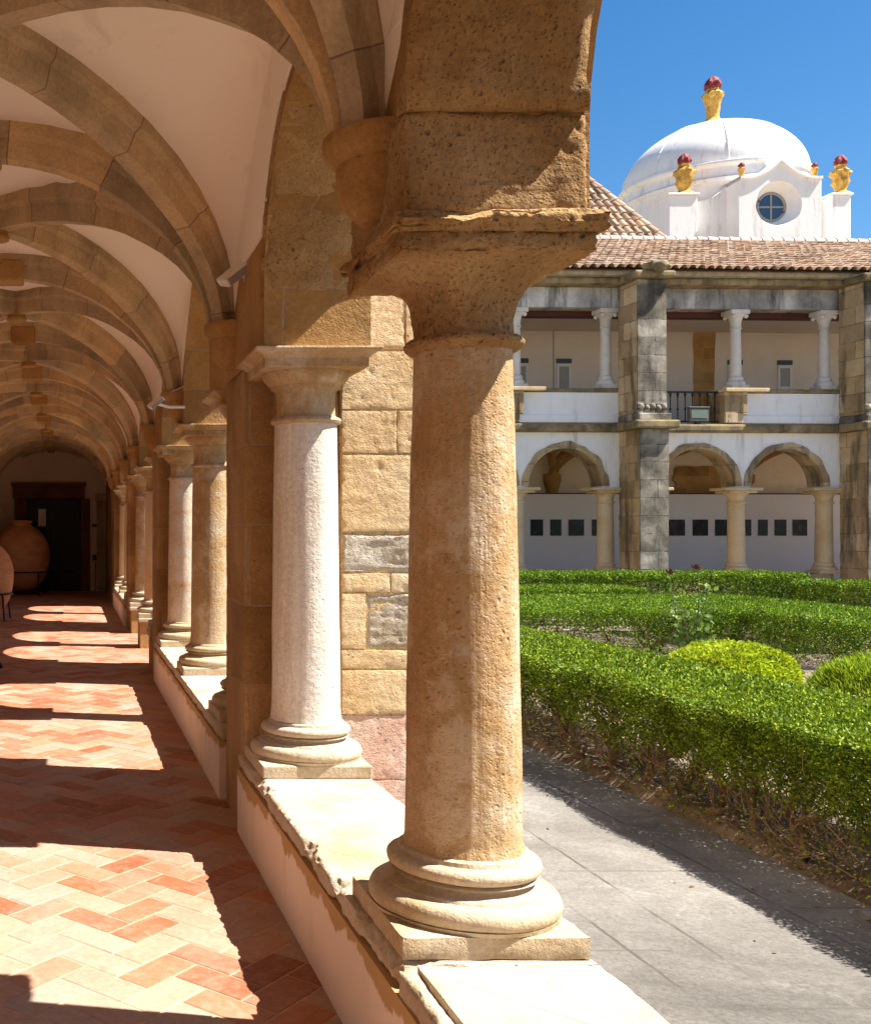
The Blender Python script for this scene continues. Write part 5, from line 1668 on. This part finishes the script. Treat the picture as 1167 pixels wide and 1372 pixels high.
def trunks(parent):
    """a few thick twisted boles with forked limbs standing at the open front of the near hedge"""
    y = 2.6
    while y < 13:
        y += random.uniform(0.28, 0.62)
        st = MB()
        p = Vector((random.uniform(3.82, 4.12), y, -0.12)); d = Vector((random.gauss(0, .25), random.gauss(0, .45), 1)).normalized()
        pts = [p.copy()]
        for i in range(4):
            d = (d + Vector((random.gauss(0, .22), random.gauss(0, .3), .15))).normalized(); p = p + d * 0.062; pts.append(p.copy())
        r0 = random.uniform(0.022, 0.04)
        st.tube(pts, [r0 * 1.25, r0, r0 * .95, r0 * .9, r0 * .8], 9)
        for b in range(random.choice((2, 3, 3))):
            q = pts[-1 - (b > 1)].copy(); e = (d + Vector((random.gauss(0, .5), random.gauss(0, .75), 0.1))).normalized(); bp = [q.copy()]
            for i in range(6):
                e = (e + Vector((random.gauss(0, .25), random.gauss(0, .3), .18))).normalized(); q = q + e * 0.07
                if q.z > 0.6: break
                bp.append(q.copy())
            if len(bp) > 2: st.tube(bp, [r0 * .7 * (1 - .7 * i / len(bp)) for i in range(len(bp))], 7)
        st.build('trunk', M['soil_dark'], parent, smooth=60)


# near hedge along the path
h1 = thing('clipped_hedge', 'long clipped green hedge with bare stems beside the paved path', 'hedge', (4.2, 8, -0.08), 'clipped hedges of the garden')
R1 = [(3.66, 4.74, 2.0, 15.0)]
Pn, Nn_ = hedge_points([(3.66, 4.74, 2.2, 6.5)], -0.06, 0.66, 360000, 0.26, 0.055, 0.36)
Pf, Nf_ = hedge_points([(3.66, 4.74, 6.5, 15.0)], -0.06, 0.66, 260000, 0.26, 0.055, 0.34)
Pp, Np_ = hedge_points([(3.66, 4.74, 0.5, 2.2)], -0.06, 0.66, 20000, 0.62, 0.05, 0.10)
ni = 60000
Pi = np.stack([rng.uniform(3.74, 4.66, ni), rng.uniform(0.5, 15.0, ni), rng.uniform(0.42, 0.62, ni)], 1)
leaf_mesh('inner_foliage', Pi, rng.normal(0, 1, (ni, 3)), 0.045, 0.024, M['box_leaf'], h1)
leaf_mesh('foliage', np.concatenate([Pn, Pp]), np.concatenate([Nn_, Np_]), 0.0205, 0.0108, M['box_leaf'], h1)
leaf_mesh('foliage', Pf, Nf_, 0.027, 0.0135, M['box_leaf'], h1)
twigs(h1, [(3.72, 4.70, 0.6, 15.0)], -0.07, 0.64, 36, 3800)
trunks(h1)

# L-shaped middle hedge, back hedges
h2 = thing('clipped_hedge', 'broad L-shaped green hedge across the middle of the garden', 'hedge', (9, 15, -0.05), 'clipped hedges of the garden')
R2 = [(5.2, 10.9, 14.4, 17.7), (9.3, 11.2, 7.0, 17.6)]
P2, N2 = hedge_points(R2, -0.07, 0.58, 340000, 0.12, 0.06, -0.08)
leaf_mesh('foliage', P2, N2, 0.036, 0.017, M['myrtle_leaf'], h2)
twigs(h2, R2, -0.05, 0.5, 20, 300)
h3 = thing('clipped_hedge', 'low narrow hedge strip behind the middle hedge at left', 'hedge', (7.5, 19.3, -0.05), 'clipped hedges of the garden')
P3, N3 = hedge_points([(5.0, 10.3, 18.7, 19.8)], -0.05, 0.63, 50000, 0.2, 0.05, 0.0)
leaf_mesh('foliage', P3, N3, 0.045, 0.022, M['myrtle_leaf'], h3)
h4 = thing('clipped_hedge', 'straight hedge before the far arcade ending in a clean corner', 'hedge', (10, 21.5, -0.05), 'clipped hedges of the garden')
P4, N4 = hedge_points([(5.6, 14.62, 20.7, 22.3)], -0.05, 0.80, 110000, 0.2, 0.05, 0.0)
leaf_mesh('foliage', P4, N4, 0.05, 0.025, M['myrtle_leaf'], h4)
h5 = thing('clipped_hedge', 'dark hedge at the right edge before the far buttress', 'hedge', (17, 20, -0.05), 'clipped hedges of the garden')
P5, N5 = hedge_points([(13.95, 21.0, 18.8, 20.2)], -0.05, 0.71, 70000, 0.2, 0.05, 0.0)
leaf_mesh('foliage', P5, N5, 0.05, 0.025, M['myrtle_leaf'], h5)


def cushion(cx, cy, rx, ry, z0, h, n, ln, wd, m, name, label, up=0.0):
    t = thing(name, label, 'shrub', (cx, cy, z0))
    th = rng.uniform(0, 2 * np.pi, n); q = rng.random(n)
    zc = q ** 0.8
    rr = (1 - zc ** 3.2) ** (1 / 2.6)
    e = 1 - rng.exponential(0.07, n)
    X = rx * rr * np.cos(th); Y = ry * rr * np.sin(th); Z = h * zc
    b = 1 + 0.11 * fnoise(X * 2, Y * 2, Z * 2, 3)
    P = np.stack([cx + X * e * b, cy + Y * e * b, z0 + Z * (0.9 + 0.1 * e) * b], 1)
    k = rng.random(n) < 0.45            # extra leaves over the flat top
    rt = np.sqrt(rng.random(n)) * 0.97
    P[k] = np.stack([cx + rx * rt * np.cos(th), cy + ry * rt * np.sin(th), z0 + h * (1 - rt ** 3.4 * 0.45) * (1 - rng.exponential(0.07, n)) * b], 1)[k]
    Nn = np.stack([X / rx * 0.8, Y / ry * 0.8, 0.5 + up + 0 * X], 1)
    leaf_mesh('foliage', P, Nn, ln, wd, m, t, 0.8 if up == 0 else 0.45)
    for i in range(14):
        s = MB()
        a = random.uniform(0, 6.28); f = random.uniform(0.2, 0.7)
        s.tube([(cx + 0.1 * math.cos(a), cy + 0.1 * math.sin(a), z0 - 0.05), (cx + rx * f * .6 * math.cos(a), cy + ry * f * .6 * math.sin(a), z0 + h * .4), (cx + rx * f * math.cos(a), cy + ry * f * math.sin(a), z0 + h * .75)], [.015, .01, .005], 5)
        s.build('stem', M['soil_dark'], t)
cushion(6.44, 10.25, 0.60, 0.62, -0.05, 0.56, 30000, 0.04, 0.02, M['gold_leaf'], 'golden_shrub', 'low rounded golden yellow shrub between the green hedges')
cushion(7.10, 8.75, 0.80, 0.75, -0.05, 0.60, 26000, 0.07, 0.013, M['spiky_leaf'], 'spiky_shrub', 'spiky fresh green shrub at the right edge beside the golden shrub', 0.9)

# rose bush
rx_, ry_ = 6.85, 11.5
rb_ = thing('rose_bush', 'leggy rose bush with dark red blooms above the golden shrub', 'rose bush', (rx_, ry_, -0.05))
LP = []; LN = []; heads = []
for (ux, vx, top) in ((905.5, 770, 1), (928, 763, 1), (917, 800, 0), (945, 815, 0), (900, 812, 0), (938, 790, 0), (925, 830, 0), (950, 838, 0)):
    tx, tz = PX(ux, ry_), PZ(vx, ry_)
    y2 = ry_ + random.uniform(-0.12, 0.12)
    p0 = Vector((rx_ + random.uniform(-.05, .05), ry_, -0.06)); p3 = Vector((tx, y2, tz))
    pts = []
    for i in range(9):
        f = i / 8
        p = p0.lerp(p3, f) + Vector((0.04 * math.sin(f * 5 + ux), 0.03 * math.sin(f * 4), 0))
        pts.append(p)
        if i > 1:
            for q in range(7 if f < 0.85 or not top else 1):
                LP.append(p + Vector((random.gauss(0, .045), random.gauss(0, .045), random.gauss(0, .03))))
                LN.append((random.gauss(0, .6), random.gauss(0, .6) - 0.3, 0.3))
    stm = MB()
    stm.tube(pts, [0.009 - 0.0006 * i for i in range(9)], 6)
    stm.build('stem', M['stem_green'], rb_, smooth=60)
    if top: heads.append(p3)
leaf_mesh('foliage', np.array([tuple(p) for p in LP]), np.array(LN), 0.075, 0.045, M['rose_leaf'], rb_, 0.6)
for p in heads:
    b = MB()
    for (r_, n_, tilt) in ((0.045, 6, 0.9), (0.03, 5, 0.5), (0.016, 4, 0.2)):
        for k in range(n_):
            a = 2 * math.pi * k / n_ + r_ * 70
            c = Vector((math.cos(a), math.sin(a), 0)); s = Vector((-math.sin(a), math.cos(a), 0))
            o_ = p + c * r_ * 0.3
            tip = p + c * r_ * tilt * 1.1 + Vector((0, 0, r_ * 1.0 + 0.012))
            mid = (o_ + tip) / 2 + c * r_ * 0.3
            b.add([o_, mid + s * r_ * 0.5, tip + s * r_ * .25, tip - s * r_ * .25, mid - s * r_ * 0.5], [(0, 1, 2, 3, 4)])
    b.build('bloom', M['rose'], rb_)

# dry leaf litter under the hedges
n = 26000
X = rng.uniform(3.75, 9.5, n); Y = rng.uniform(2.2, 16, n)
np_ = 260
Xp = 3.72 - rng.exponential(0.22, np_); Yp = rng.uniform(2.4, 14, np_)
k = rng.random(n) < np.where(X < 5.2, 1.0, 0.35)
X, Y = X[k], Y[k]
Z = np.array([-0.10 + 0.03 * noise.noise(Vector((x * 2.2, y * 2.2, 0))) + 0.015 * noise.noise(Vector((x * 7, y * 7, 3))) + min(0.06, (x - 3.722) * 0.12) + 0.006 for x, y in zip(X, Y)])
kp = Xp > 1.7
X = np.concatenate([X, Xp[kp]]); Y = np.concatenate([Y, Yp[kp]]); Z = np.concatenate([Z, np.full(kp.sum(), -0.094)])
o = leaf_mesh('leaf_litter', np.stack([X, Y, Z], 1), np.tile(np.array([0, 0, 0.0]), (len(X), 1)) + rng.normal(0, 1, (len(X), 3)) * np.array([1, 1, 0.15]), 0.028, 0.013, M['litter'], None, 0.15)
o["kind"] = "stuff"
